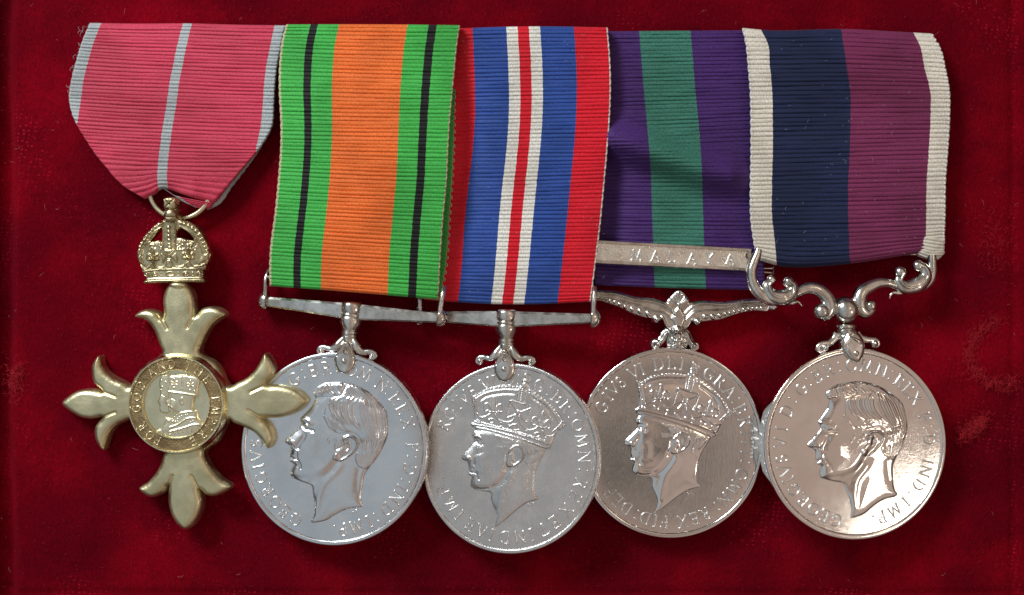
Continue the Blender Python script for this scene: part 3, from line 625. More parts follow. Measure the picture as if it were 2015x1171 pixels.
hf.up(pts('K 895,700 960,790 950,850 915,930 870,930 850,860 830,790'), 5, 6); hf.ridge(pts('K 740,800 790,900 860,920 885,930'), 3.2, 3.0); hf.ridge(pts('K 1030,830 990,890 930,920 890,930'), 3.2, 3.0)
for c in ('690,820', '1082,848'):
    hf.dome(pts('K '+c)[0], 8.5, 4.5, into_mask=True); hf.dome(pts('K '+c)[0], 4.5, 2.6)
# waist, rose and scroll feet
for a in ('870,930 780,950 740,1010 700,1050', '890,930 970,950 1000,1010 1030,1060'):
    p_ = pts('K '+a); hf.ridge(p_, 6.5, 6, into_mask=True); hf.ridge(p_, 2.0, 2)
hf.dome(pts('K 880,960')[0], 16, 4, into_mask=True)
for c in ('678,1058', '1052,1078'):
    hf.dome(pts('K '+c)[0], 10.5, 7, into_mask=True); hf.ridge(pts('K '+c)[0]+np.array([(5*math.cos(t), 5*math.sin(t)) for t in np.linspace(0, 6.28, 12)]), 1.2, -1.6, n=0)
rc = pts('K 885,1040')[0]; hf.dome(rc, 21.5, 9, into_mask=True); hf.dome(rc, 8, 4)
for k in range(5):
    t = 2*math.pi*k/5-math.pi/2; hf.dome((rc[0]+12.5*math.cos(t), rc[1]+12.5*math.sin(t)), 7, 3.4); hf.ridge([(rc[0]+8*math.cos(t+.63), rc[1]+8*math.sin(t+.63)), (rc[0]+19*math.cos(t+.63), rc[1]+19*math.sin(t+.63))], 1.2, -2, n=0)
w3 = hf.mesh('suspender', fr3, 6, 14, MOUNT, m3, 45); w3['label'] = 'winged suspender with beads, shell and rose'
b = MB(); b.ball(fr3(1519, 601, 4), .12, 16, sy=1.0); b.build('end_ball', MOUNT, m3, 60)
b = MB(); b.tube(smooth([fr3(1511, 604, 4), fr3(1510, 585, 4), fr3(1509, 560, 2)], 4), .04, 10); b.build('post', MOUNT, m3, 60)
# --- fourth silver medal: bare head, scrolled suspender
fr4 = Frame(1676, 872, 50, 9, 1.0)
m4 = fr4.empty('medal'); tag(m4, 'bright silver medal with bare head, on a scrolled suspender under the navy and maroon ribbon', 'medal', GRP)
d4 = disc(fr4, (1676, 872, .966), 188, SILVER_D, m4, th=17, dish=.9, rim=10)
A_ = pts('A 105,1045 B 480,1070 1220,840 A 540,290 1700,750 335,690 B 180,380 480,540 A 850,125 1130,1040')
B_ = np.array([(1578.9,880.2),(1670.4,1019.6),(1759.5,957.4),(1609.7,773.6),(1771.8,829),(1597.5,832),(1607,939),(1656,952),(1670,740.5),(1712,855)])
hf = HF(1570, 732, 1782, 1026, .66); hf.T = affine(A_, B_); bare_head(hf); e4 = hf.mesh('effigy', fr4, 13.8, 1.5, SILVER_D, m4, 60); e4['label'] = 'bare head in profile facing left'
T4 = 'G@194.7 E@204.3 O@213.8 R@224 G@234.5 I@243 V@250.3 S@259 V@270.6 I@280.8 D@294.6 :@304 G@314.4 :@322 B@330 R@339.8 :@348 O@357.5 M@8.8 N@21 :@29 R@36.9 E@45.6 X@54.8 F@70.2 :@77.9 D@87 :@96.5 I@103 N@110.2 D@121.4 :@130.2 I@137 M@148 P@158.9 .@165'
ring_text(T4, (1676, 872), 148.5, 154, 22.5, 1.95, 2.3, LET, fr4, 14.3, d4)
for i, ch in enumerate('HP'): put_letter(ch, 7, .7, 1, SILVER_D, fr4, 1747+i*7, 976-i*4, -28, 14, d4)
q4 = lambda s, h=8: [fr4(x, y, h) for x, y in pts('Q '+s)]
def scroll_arm(main, radii, cup, curls, thorn, balls):
    b = MB(); pth = smooth(np.array(q4(main)), 6)
    b.tube(pth, 1.3*np.interp(np.linspace(0, 1, len(pth)), np.linspace(0, 1, len(radii)), radii), 14, flat=1.0)
    for c, r in balls: b.ball(q4(c, 9)[0], r, 18)
    arm = b.build('scroll_arm', MOUNT, m4, 60)
    b = MB(); p2 = smooth(np.array(q4(cup, 10)), 6)
    b.tube(p2, np.interp(np.linspace(0, 1, len(p2)), [0, .25, .5, .75, 1], [.06, .12, .17, .13, .07]), 14)
    for c, r in curls: b.ball(q4(c, 14)[0], r, 16); 
    b.build('leaf', MOUNT, arm, 60)
    b = MB(); b.tube(smooth(np.array(q4(thorn, 8)), 5), np.interp(np.linspace(0, 1, 11), [0, .6, 1], [.055, .05, .008])[:len(smooth(np.array(q4(thorn, 8)), 5))] if False else np.linspace(.06, .01, len(smooth(np.array(q4(thorn, 8)), 5))), 10); b.build('thorn', MOUNT, arm, 60)
    b = MB(); p3 = smooth(np.array(q4(cup, 24)), 6); b.tube(p3, .028, 8); b.build('rib', MOUNT, arm, 60)
scroll_arm('172,95 158,150 130,220 105,310 125,420 200,520 310,575 420,560 530,500 640,455 740,480 815,560 835,640 800,700 745,700', [.05,.065,.075,.08,.085,.085,.075,.065,.07,.09,.105,.11,.105,.09,.07],
           '285,385 245,440 290,520 390,545 470,500 480,430 440,395', [('280,375', .085), ('440,400', .11)], '400,570 480,590 540,580 578,622', [('758,672', .165)])
scroll_arm('1790,150 1790,260 1770,370 1700,445 1590,475 1480,440 1370,405 1260,420 1150,480 1110,560 1120,640 1180,680 1240,640', [.06,.08,.085,.08,.07,.065,.07,.09,.11,.12,.11,.09,.06],
           '1500,320 1470,390 1530,450 1640,430 1720,350 1700,270 1655,250', [('1480,310', .12), ('1645,250', .115)], '1560,485 1480,500 1420,500 1392,548', [('1215,618', .115)])
b = MB(); b.ball(q4('988,655', 6)[0], .262, 36)
b.build('ball', MOUNT, m4, 60)
b = MB(); b.lathe([(0,636),(15,637),(21,640),(21.5,644),(19,647),(18.6,649),(20.8,651),(21,655),(19,657.5),(18.6,659),(20.5,661),(20,665),(16,670),(15,684),(10,690),(0,691)],
                  lambda a, c, h: fr4(1660+a+(h-636)*.12, h, c+4), 36); b.build('collar', MOUNT, m4, 45)
for p_, c in (('900,870 880,920 830,960 760,970 725,1010 770,1040 815,1010', '790,1000'), ('1090,860 1130,910 1190,930 1270,935 1290,975 1250,990 1225,965', '1252,962')):
    b = MB(); pth = smooth(np.array(q4(p_, 6)), 6); b.tube(pth, np.interp(np.linspace(0, 1, len(pth)), [0, .3, .6, 1], [.075, .075, .055, .03]), 12)
    b.ball(q4(c, 7)[0], .085, 14); b.ball(q4(c, 14)[0], .035, 10); b.build('scroll_foot', MOUNT, m4, 60)
hf = HF(1640, 650, 1700, 722, .8)
dp = pts('Q 960,870 1020,830 1090,870 1140,960 1135,1040 1110,1110 1065,1140 1000,1110 950,1050 920,980')
hf.mask(dp); hf.up(dp, 10, 13)
for k in range(3): hf.ridge(pts('Q %f,%f %f,%f %f,%f' % (1000+k*18, 900+k*8, 1050+k*14, 940-k*2, 1130, 985-k*26)), 1.2, 1.8)
hf.ridge(pts('Q 985,900 930,985'), 1.6, 1.8); hf.ridge(pts('Q 990,950 955,1020'), 1.3, -1.5)
c4 = hf.mesh('claw', fr4, 17, 12, MOUNT, m4, 50)
b = MB(); b.ball(q4('1045,1050', 27)[0], .055, 14, sz=.7); b.build('rivet', MOUNT, c4, 60)
b = MB(); b.tube([fr4(1490, 497, -58), fr4(1836, 500, -12)], .03, 10); b.build('ribbon_bar', MOUNT, m4, 50)
# --- gilt cross
fr0 = Frame(352, 793, 34, -4.5)
m0 = fr0.empty('order_cross'); tag(m0, 'gilt four-armed cross with round medallion, hung by a crown under the pink ribbon', 'cross', GRP)
hf = HF(112, 552, 616, 1050, 1.15)
cr = pts('X 540,26 510,60 495,110 497,160 492,188 470,165 430,152 395,160 368,188 410,200 440,225 462,265 478,310 488,350 420,400 360,490 320,475 285,460 250,435 225,400 212,358 180,400 178,450 190,485 222,515 180,508 130,510 80,535 44,572 85,610 130,635 180,642 222,635 195,670 190,715 205,755 232,782 245,745 260,705 285,675 320,658 360,650 420,720 497,780 495,800 480,850 455,890 420,925 386,950 430,987 470,985 505,965 520,942 518,1000 530,1060 560,1110 598,1134 640,1100 665,1050 672,1000 662,957 690,980 730,984 770,967 800,938 755,905 720,870 695,830 682,785 740,740 785,650 810,660 860,680 905,705 935,740 962,774 988,740 985,700 965,660 942,637 1000,637 1060,625 1110,600 1142,560 1110,520 1060,497 1010,488 962,486 985,450 992,410 975,370 948,348 925,390 900,425 870,455 830,475 785,490 740,400 665,350 670,310 690,265 715,225 745,200 779,178 750,150 710,140 670,150 642,175 640,130 632,90 615,58 580,26')
CROSS = cr
hf.mask(cr, n=3)
t = np.clip(hf.M/13, 0, 1); hf.H += 13*np.sqrt(np.clip(1-(1-t)**2, 0, 1)) + 2.5*(1-np.exp(-np.clip(hf.M, 0, 99)/20))
for a in ('492,188 520,240', '642,175 610,235', '222,515 290,540', '222,635 290,610', '520,942 545,890', '662,957 630,890', '962,486 890,520', '942,637 880,600'):
    hf.ridge(pts('X '+a), 2.6, -3.2, n=0, taper=0)
cx0 = hf.mesh('cross_arms', fr0, -6, 16, GOLD, m0, 55)
q0 = lambda px, py, h=0: fr0(px, py, h)
mc = (352.8, 794.2)
b = MB(); b.lathe([(0,-12),(92,-12),(99,-10),(102,-4),(101,6),(97,12),(95.5,16),(95.3,19.5),(94.3,21),(92.6,21),(91.2,19.6),(90.6,18),(90.3,17),(68.5,17),(68.2,19),(67.4,20.4),(66.2,20.4),(65.4,19),(65,15),(0,15)],
                  lambda a, c, h: q0(mc[0]+a*.985, mc[1]-c, h), 120)
med = b.build('medallion', GOLD_BRIGHT, m0, 40)
b = MB(); b.lathe([(68.3,17.3),(75,17.5),(84,17.5),(90.6,17.3)], lambda a, c, h: q0(mc[0]+a*.985, mc[1]-c, h), 120); rg = b.build('motto_ring', GOLD_GRAIN, med, 40)
T0 = 'F@207 O@220.5 R@237 G@264 O@280.4 D@297.5 A@322 N@339 D@353.5 T@17.5 H@35 E@52 E@83 M@98.5 P@114 I@125.2 R@138 E@154.5'
ring_text(T0, mc, 78.2, 79.3, 15, 1.5, 2.4, GLET, fr0, 17.4, med)
hf = HF(308, 722, 412, 866, .6)
g = pts
king = g('I 500,490 512,420 515,350 560,335 565,290 575,335 680,330 682,300 690,335 770,352 815,392 800,480 795,545 765,570 752,620 752,680 790,700 800,760 845,825 800,890 700,950 580,970 480,955 375,905 440,850 508,790 525,765 590,712 540,728 505,705 500,660 488,640 478,605 500,575 505,525')
queen = g('I 410,490 400,420 415,360 440,335 510,330 530,400 530,600 520,720 470,728 462,800 430,860 480,900 560,860 560,780 480,760 470,728 415,712 400,665 400,640 383,602 408,545')
hf.mask(queen, n=3); hf.mask(king, n=3); hf.H += 2.2*(1-np.exp(-np.clip(hf.M, 0, 99)/1.2)) + 1.6*(1-np.exp(-np.clip(hf.M, 0, 99)/12))
hf.up(queen, 1.3, 6, n=3); hf.up(king, 2.6, 6, n=3); hf.dome(g('I 440,600')[0], 8, 1.2, 14, soft=True); hf.ridge(g('I 430,535 445,540 460,552'), 1.0, -.9, 1); hf.ridge(g('I 400,650 425,655'), .9, -.8, 1)
hf.ridge(g('I 505,505 640,520 785,545'), 1.5, 1.6); hf.ridge(g('I 520,345 600,332 700,332 780,355 810,395'), 1.0, 1.2)
fleur(hf, g('I 562,415')[0], 7.5, .6, 1.0); fleur(hf, g('I 725,430')[0], 7.5, .6, 1.0)
for a in ('645,400', '560,465', '640,475', '720,490', '765,500', '430,395', '440,460', '475,410', '425,490'): hf.dome(g('I '+a)[0], 2, 1.3)
hf.ridge(g('I 640,350 645,480'), .9, 1.0, n=0); hf.ridge(g('I 410,375 450,345 510,345'), .8, 1.0)
hf.dome(g('I 640,600')[0], 5, 1.6, 8); hf.dome(g('I 640,600')[0], 3, -1.5, 5, soft=True)
hf.ridge(g('I 505,640 530,655 560,680'), 1.6, 1.3); hf.ridge(g('I 520,570 550,575 570,590'), 1.2, -1.0, 1)
hf.dome(g('I 555,640')[0], 8, 1.0, 10, soft=True)
hf.ridge(g('I 510,800 580,740 660,710 780,700'), 1.4, 1.5); hf.ridge(g('I 515,860 600,830 700,770 800,770'), 1.4, 1.6)
hf.ridge(g('I 520,900 640,870 760,830 830,840'), 1.6, 1.4)
for k in range(8): hf.ridge(g('I %f,%f %f,%f' % (400+k*50, 900-abs(k-2)*12, 440+k*42, 940-k*6)), 1.0, 1.1, n=0)
for k in range(26): hf.dome(g('I %f,%f' % (rng.uniform(540, 760), rng.uniform(730, 810)))[0], 1.3, .7)
bu = hf.mesh('busts', fr0, 15, 1, GLET, med, 60); bu['label'] = 'pair of crowned busts in profile'
# crown and ring
hf = HF(266, 385, 424, 562, .62)
cro = g('J 505,115 645,115 655,180 645,250 662,290 668,360 690,370 780,390 870,440 940,520 990,620 1020,720 1035,760 1010,830 980,900 985,940 950,955 945,1030 967,1050 950,1090 800,1088 600,1092 400,1100 268,1102 265,1080 285,1040 250,975 240,950 220,880 205,870 175,790 190,730 215,650 260,570 330,490 400,430 480,380 500,360 495,320 510,260 498,180')
hf.mask(cro, n=3); hf.cut(g('J 480,470 430,500 385,555 345,612 400,612 440,600 478,612')); hf.cut(g('J 655,500 690,468 745,492 805,545 842,604 800,598 750,592 700,575 650,568'))
hf.H += 3*(1-np.exp(-np.clip(hf.M, 0, 99)/2)) + 5*np.clip(1-((hf.X-337.5)/75)**2, 0, 1)
for a, n in (('478,405 400,450 330,520 270,600 225,680 200,745', 11), ('705,405 790,440 870,500 930,590 975,680 1005,745', 11)):
    c = smooth(g('J '+a), 8)
    for k in np.linspace(0, len(c)-1, n).astype(int): hf.dome(c[k], 3.7, 3.4)
for a in ('485,450 400,505 320,600 270,690 250,770', '690,450 780,500 860,580 915,670 945,760', '485,385 400,425 310,500 250,590 205,690', '690,375 800,410 890,480 960,590 1010,700'):
    hf.ridge(g('J '+a), 1.3, 2.0)
hf.ridge(g('J 488,400 492,700'), 1.6, 2.8, n=0); hf.ridge(g('J 640,400 632,700'), 1.6, 2.8, n=0)
for y in (460, 508, 556, 604, 652, 690): hf.dome(g('J %f,%f' % (560+(y-460)*.06, y))[0], 4, 3.2)
hf.dome(g('J 580,325')[0], 14, 8); hf.ridge(g('J 500,335 580,345 660,330'), .9, -1.6)
hf.up(g('J 500,118 648,118 650,245 505,245'), 6, 3, n=0); 
for a in ('505,120 572,185', '645,120 572,185', '505,245 572,185', '645,245 572,185'): hf.ridge(g('J '+a), 1.0, -2.4, n=0)
for a in ('500,708 635,708 562,780', '470,735 552,788 488,872', '655,735 575,788 660,872'): hf.up(g('J '+a), 4, 4, n=0)
for a in ('175,790 240,770 225,880', '245,790 280,900 225,870', '940,770 1020,750 1000,830', '935,790 990,830 890,890'): hf.up(g('J '+a), 3.2, 4, n=0)
for c in ('378,790', '782,775'):
    p_ = g('J '+c)[0]; fleur(hf, p_, 12, 1.7, 2.8); hf.up(p_+np.array([(0, -15), (4, -8), (3, 5), (-3, 5), (-4, -8)]), 3, 3)
for a in ('225,890 280,940 345,900 372,860', '385,860 410,905 470,925 530,890 555,830', '575,830 610,890 680,915 740,890 765,850', '790,850 830,905 900,900 970,880'): hf.ridge(g('J '+a), 1.5, 2.4)
hf.up(g('J 372,860 395,870 420,918 340,925'), 2, 2); hf.up(g('J 565,830 600,910 530,915'), 2, 2); hf.up(g('J 778,850 800,905 740,905'), 2, 2)
hf.ridge(g('J 242,968 400,945 600,935 800,932 985,938'), 1.9, 3.2); hf.ridge(g('J 270,1085 420,1070 600,1068 800,1062 958,1060'), 3.6, 4.5)
for x in (300, 400, 580, 760, 915):
    c = g('J %f,%f' % (x, 1000-x*.012))[0]; w_ = 8.5 if x == 580 else 5.6
    hf.ridge(np.array([(c[0]+w_*math.cos(t), c[1]+4*math.sin(t)) for t in np.linspace(0, 6.28, 14)]), .9, 1.8, n=0)
    if x != 580: hf.dome(c, 2.6, 1.8)
for x in (335, 475, 670, 835):
    for dy in (-18, 18): hf.dome(g('J %f,%f' % (x, 995+dy))[0], 1.5, 1.7)
for k in range(110):
    x, y = rng.uniform(300, 890), rng.uniform(600, 720)
    if 470 < x < 650: continue
    hf.dome(g('J %f,%f' % (x, y))[0], rng.uniform(1.5, 3.2), rng.uniform(.6, 1.6))
hf.mesh('crown', fr0, 2, 12, GOLD_DARK, m0, 55)
b = MB(); b.tube([q0(348+61*math.cos(t), 370+59*math.sin(t), -17) for t in np.linspace(0, 2*math.pi, 61)], .052, 14, cap=False); b.build('hanging_ring', GOLD_BRIGHT, m0, 60)
b = MB(); b.lathe([(0,556),(16,557),(19,561),(17,565),(13,567),(0,568)], lambda a, c, h: q0(351+a, h, c*.8-1), 24); b.build('crown_mount', GOLD, m0, 60)
# ================================================================== RIBBONS
def ribbon(name, net, pitch, mat, label, dome=1.5, ribh=2.5, curl_top=8, curl_bot=7, zf=None, nu=70, jit=.5, scal=1.4, base=2.0):
    """net: rows of (x, y, z, u) in photo px / px heights; ribs are real ridges across the cloth"""
    A = np.array(net, float); R, C, _ = A.shape
    ln = np.linalg.norm(np.diff(A[:, C//2, :2], axis=0), axis=1).sum(); nr = int(round(ln/pitch)); per = 8
    lens = np.r_[0, np.cumsum(np.linalg.norm(np.diff(A[:, C//2, :2], axis=0), axis=1))]/ln
    def interp(axis_pos, arr, q):            # Catmull-Rom through rows at positions axis_pos
        out = np.zeros((len(q),)+arr.shape[1:]); m = len(arr)
        tang = np.gradient(arr, axis_pos, axis=0)
        i = np.clip(np.searchsorted(axis_pos, q, 'right')-1, 0, m-2); h = (axis_pos[i+1]-axis_pos[i]); t = (q-axis_pos[i])/h
        sh = (-1,)+(1,)*(arr.ndim-1); t = t.reshape(sh); h = h.reshape(sh)
        return (2*t**3-3*t**2+1)*arr[i] + (t**3-2*t**2+t)*h*tang[i] + (-2*t**3+3*t**2)*arr[i+1] + (t**3-t**2)*h*tang[i+1]
    vq = np.linspace(0, 1, nr*per+1); B = interp(lens, A, vq)
    cpos = np.linspace(0, 1, C); sq = np.linspace(0, 1, nu)
    sq = np.unique(np.r_[sq, .002, .005, .01, .99, .995, .998])
    B = interp(cpos, B.transpose(1, 0, 2), sq).transpose(1, 0, 2)      # rows x cols x 4
    X, Y, Z, U = B[..., 0], B[..., 1], B[..., 2], B[..., 3]
    nvv, nuu = X.shape; vi = np.arange(nvv)/per
    rj = rng.normal(0, .05, nr+3); ph = vi[:, None] + np.interp(vi, np.arange(nr+3), rj)[:, None] + jit*.10*np.sin(sq[None]*6+vi[:, None]*.35) + .03*jit*np.sin(sq[None]*31+vi[:, None]*2.3)
    s_ = np.abs(np.sin(np.pi*ph))
    rib = s_**.46
    amp = ribh*(1+.12*np.sin(vi*5.1)[:, None]+.08*np.sin(sq[None]*14+vi[:, None]*1.9))
    Z = Z + amp*rib + dome*np.sin(np.pi*sq)[None]
    if zf is not None: Z = Z + zf(X, Y)
    # rounded selvedges: drop at the edge, bulge outward at each rib
    ed = np.minimum(sq, 1-sq)[None]*np.abs(X[:, -1:]-X[:, :1]); rr = 3.0
    Z = Z - np.where(ed < rr, rr-np.sqrt(np.clip(rr*rr-(rr-ed)**2, 0, None)), 0)
    sidex = np.where(sq < .5, -1, 1)[None]; per2 = np.abs(np.sin(np.pi*ph*.5+.4))**.6 if scal > 1 else s_
    X = X + sidex*np.exp(-ed/2.5)*scal*(per2-.5)
    # ends roll away under
    dist = vq*ln
    for c_, dd in ((curl_top, dist), (curl_bot, ln-dist)):
        if c_: Z = Z - np.where(dd < c_, c_-np.sqrt(np.clip(c_*c_-(c_-dd)**2, 0, None)), 0)[:, None]
    Z = np.maximum(Z, base)
    k = 1-Z*.01/CAMH
    V = np.stack([(X-1007.5)*.01*k, (585.5-Y)*.01*k, Z*.01], -1)
    # skirts: thickness all round, falling to the layer beneath
    def ringdown(row, dz): r_ = row.copy(); r_[..., 2] = np.maximum(r_[..., 2]-dz, base*.01*.5); return r_
    V = np.concatenate([ringdown(V[:1], .10), V, ringdown(V[-1:], .10)], 0); U = np.concatenate([U[:1], U, U[-1:]], 0)
    V = np.concatenate([ringdown(V[:, :1], .05), V, ringdown(V[:, -1:], .05)], 1); U = np.concatenate([U[:, :1], U, U[:, -1:]], 1)
    h, w = U.shape; vv = np.repeat(np.r_[0, vq, 1][:, None], w, 1)
    i = np.arange(h*w).reshape(h, w); F = np.stack([i[:-1, :-1], i[1:, :-1], i[1:, 1:], i[:-1, 1:]], -1).reshape(-1, 4)
    me = mesh_np(name, V.reshape(-1, 3), F, True, 70)
    uvl = me.uv_layers.new(name='UVMap'); UV = np.stack([U.ravel(), vv.ravel()], -1)
    li = np.empty(len(me.loops), np.int32); me.loops.foreach_get('vertex_index', li)
    uvl.data.foreach_set('uv', UV[li].astype(np.float32).ravel())
    o = new_obj(name, me, mat); tag(o, label, 'ribbon', 'medal ribbons in a row')
    return o, (X, Y, Z, vi)
def rows(*r): return [[tuple(p) for p in row] for row in r]
c_pink = cloth('pink_silk', [(0, GREYB), (.055, PINK), (.475, GREYB), (.522, PINK), (.943, GREYB)])
def uR(xl, xc, side, hw=202): return .5-(xc-xl)/(2*hw) if side < 0 else .5+(xl-xc)/(2*hw)
def prow(l, c, r, zl, zr, ul=0, ur=1):
    m1_ = ((l[0]+c[0])/2, (l[1]+c[1])/2+1.0); m2_ = ((r[0]+c[0])/2, (r[1]+c[1])/2+.6)
    uc = .5; zc = (zl+zr)/2
    return [(*l, zl, ul), (*m1_, (zl+zc)/2+1, (ul+uc)/2), (*c, zc, uc), (*m2_, (zr+zc)/2+1, (ur+uc)/2), (*r, zr, ur)]
net = [prow((177,45),(369,46),(561,50),24,20), prow((163,78),(359,84),(553,91),26,22), prow((151,116),(350,127),(545,133),28,22), prow((141,155),(343,163),(541,170),28,22), prow((136,191),(338,200),(539,206),29,22),
       prow((145,232),(331,242),(535,249),29,22,.037), prow((168,273),(325,282),(513,288),29,24,.11,.965), prow((203,322),(320,326),(480,328),29,25,.205,.89), prow((243,366),(319,352),(448,366),28,26,.31,.81), prow((284,391),(322,371),(418,400),26,24,.41,.735)]
def fold1(X, Y): return -9*np.exp(-(((X-335)/16)**2+((Y-392)/30)**2)) + 4*np.exp(-(((X-378)/16)**2+((Y-385)/34)**2)) - 3*np.exp(-(((X-300)/30)**2+((Y-385)/9)**2)) + 2.5*np.sin((X-Y)*.018)
r_pink, _ = ribbon('ribbon', net, 7.4, c_pink, 'deep pink ribbon with pale grey stripes, folded to a point at its foot', zf=fold1, curl_top=10, curl_bot=6)
# pointed foot of the pink ribbon: lobes left and right of the ring
net = [prow((284,390),(300,388),(335,378),22,19,.41,.5), prow((290,396),(305,394),(333,386),15,13,.42,.5)]
def flap(net, pitch, mat, parent, zf=None, nm='folded_back'):
    o, _ = ribbon(nm, net, pitch, mat, None, dome=.3, curl_top=0, curl_bot=3, nu=24, zf=zf)
    for k_ in ('label', 'category', 'group'):
        if k_ in o: del o[k_]
    o.parent = parent; return o
flap([prow((322,371),(345,385),(418,399),25,25,.5,.735), prow((338,382),(362,397),(416,407),24,22,.53,.73), prow((368,398),(384,408),(410,411),20,18,.57,.72)], 7.4, c_pink, r_pink)
net = [[(535,252,12,.99),(528,250,12,.9),(505,262,10,.8)],[(512,292,12,.99),(506,286,12,.9),(480,300,10,.8)],[(484,332,13,.99),(474,328,12,.9),(452,344,10,.8)],[(456,368,14,.99),(446,362,13,.9),(424,378,10,.8)],[(428,404,14,.99),(418,396,13,.9),(402,404,10,.8)],[(408,413,12,.99),(404,408,12,.9),(394,406,10,.8)]]
flap(net, 7.4, c_pink, r_pink)
# green / orange / black
c_green = cloth('green_silk', [(0, LOOP), (.010, GREEN), (.137, BLACK), (.183, GREEN), (.303, ORANGE), (.696, GREEN), (.820, BLACK), (.864, GREEN), (.990, LOOP)])
def two(l, r, z0, z1, bow=0, n=5, zmid=0):
    o_ = []
    for k in range(n):
        t_ = k/(n-1); o_.append((l[0]+(r[0]-l[0])*t_, l[1]+(r[1]-l[1])*t_+bow*math.sin(math.pi*t_), z0+(z1-z0)*t_+zmid*math.sin(math.pi*t_), t_))
    return o_
net = [two((563,48),(905,49.5),44,52,-1), two((555,79),(900,84),46,56,1), two((550,122),(895,133),48,60,1), two((549,179),(890,186),50,64,1,zmid=2), two((552,238),(885,243),50,66,1,zmid=4), two((552,285),(882,292),50,68,1,zmid=5),
       two((549,332),(880,343),50,68,1.5,zmid=5), two((541,416),(872,432),50,66,1,zmid=3), two((531,499),(866,520),48,62), two((530,540),(864,562),46,58), two((531,563),(862,590),44,54,-1)]
r_green, gd = ribbon('ribbon', net, 7.7, c_green, 'bright green ribbon with a broad orange centre and two thin black stripes', dome=1.0)
# the ribbon's rear layer shows along its right side
net2 = [[(880,170,34,.9),(896,176,34,.95),(893,184,33,1)], [(876,290,34,.9),(886,292,34,.95),(892,294,33,1)], [(868,420,34,.9),(878,424,34,.95),(884,426,33,1)], [(860,540,34,.9),(868,545,34,.95),(873,548,33,1)], [(856,572,34,.9),(862,576,34,.95),(866,578,33,1)]]
def relayer(net, pitch, mat, parent):
    o, dd = ribbon('rear_layer', net, pitch, mat, None, dome=.2, curl_top=2, curl_bot=2, nu=20)
    for k_ in ('label', 'category', 'group'):
        if k_ in o: del o[k_]
    o.parent = parent; return dd
gd2 = relayer(net2, 7.35, c_green, r_green)
LOOPM = plain('selvedge_thread', (.60, .58, .40)); WHT = plain('white_thread', (.82, .80, .74)); GRYT = plain('grey_thread', (.45,.47,.48))
def loops(data, side, mat, parent, every=16, r=3.0, th=1.0, y0=0, y1=9999, dz=0):
    X, Y, Z, vi = data; j = 3 if side < 0 else -4; b = MB()
    for i in range(every//2, len(vi)-every//2, every):
        x, y, z = X[i, j], Y[i, j], Z[i, j]+dz
        if not y0 < y < y1: continue
        p = []
        for t_ in np.linspace(-1.5, 1.5, 7):
            px, py, pz = x+side*(r*.75*math.cos(t_)+.4), y+3.6*math.sin(t_)*every/16*.95, z-1.2+1.0*math.cos(t_)
            p.append(tuple(P(px, py, pz*.01)))
        b.tube(p, th*.01, 5, cap=False)
    return b.build('edge_loops', mat, parent, None, kind='stuff')
loops(gd, -1, LOOPM, r_green); loops(gd, 1, LOOPM, r_green); loops(gd2, 1, LOOPM, r_green)
# red / blue / white
c_red = cloth('red_blue_silk', [(0, RED), (.203, BLUE), (.401, WHITE), (.468, RED), (.532, WHITE), (.598, BLUE), (.797, RED), (.990, WHITE)])
def zr(l, r, z0, z1, bow=0): return two(l, r, z0, z1, bow)
def dip(X, Y): return -17*np.exp(-((X-(915-.02*(Y-200)))/28)**2)*np.clip((Y-110)/160, 0, 1)*np.clip((620-Y)/300, .35, 1) + 3.0*np.exp(-((X-990)/30)**2)*np.clip((Y-100)/100, 0, 1)
net = [zr((862,58),(1195.5,54),28,40,-4), zr((864,112),(1200,107),30,42,-1), zr((866,165),(1202,158),30,43), zr((867,228),(1200.5,222),30,43), zr((862,300),(1195,298),30,43,1), zr((854,362),(1190,354),30,43,1), zr((846,438),(1182,438),30,42,1), zr((842,515),(1172.5,515),30,40,1), zr((838,560),(1166,566),28,38,3), zr((834,590),(1162,594),26,34,7)]
r_red, rd = ribbon('ribbon', net, 7.6, c_red, 'red, blue and white striped ribbon with a thin red line down its middle', zf=dip, dome=1.5)
loops(rd, 1, WHT, r_red, every=16, r=2.6, th=1.5)
# purple / teal
c_pur = cloth('purple_silk', [(0, PURPLE), (.35, TEAL), (.652, PURPLE)], yarn=1.4, sheen=.1)
def crease(X, Y):
    yc = np.interp(X, [1150, 1193, 1283, 1379, 1474, 1520], [290, 302, 330, 364, 384, 388]); d = Y-yc
    near = np.interp(X, [1150, 1205, 1440, 1485], [.15, 1.0, .8, .15])
    return near*(42*np.exp(-((d+34)/36)**2) - 6*np.exp(-((d-20)/24)**2)) - 12*np.exp(-((X-1195)/34)**2)*np.clip((Y-150)/150, 0, 1)
net = [two((1139,62),(1476,59.5),14,16,0), two((1143,110),(1480,106),15,18,0), two((1148,170),(1484,163),16,19), two((1157,275),(1494,262),16,20,0), two((1163,335),(1497,330),16,20,0), two((1165,395),(1499,396),15,18,1),
       two((1167,456),(1501,460),15,18,1), two((1169,510),(1503,522),15,17,1), two((1170,545),(1505,555),14,16,2), two((1170,561),(1506,571),12,14,1.5)]
r_pur, _ = ribbon('ribbon', net, 7.75, c_pur, 'creased purple ribbon with a teal centre, crossed by a silver clasp', zf=crease, dome=.8, ribh=2.6)
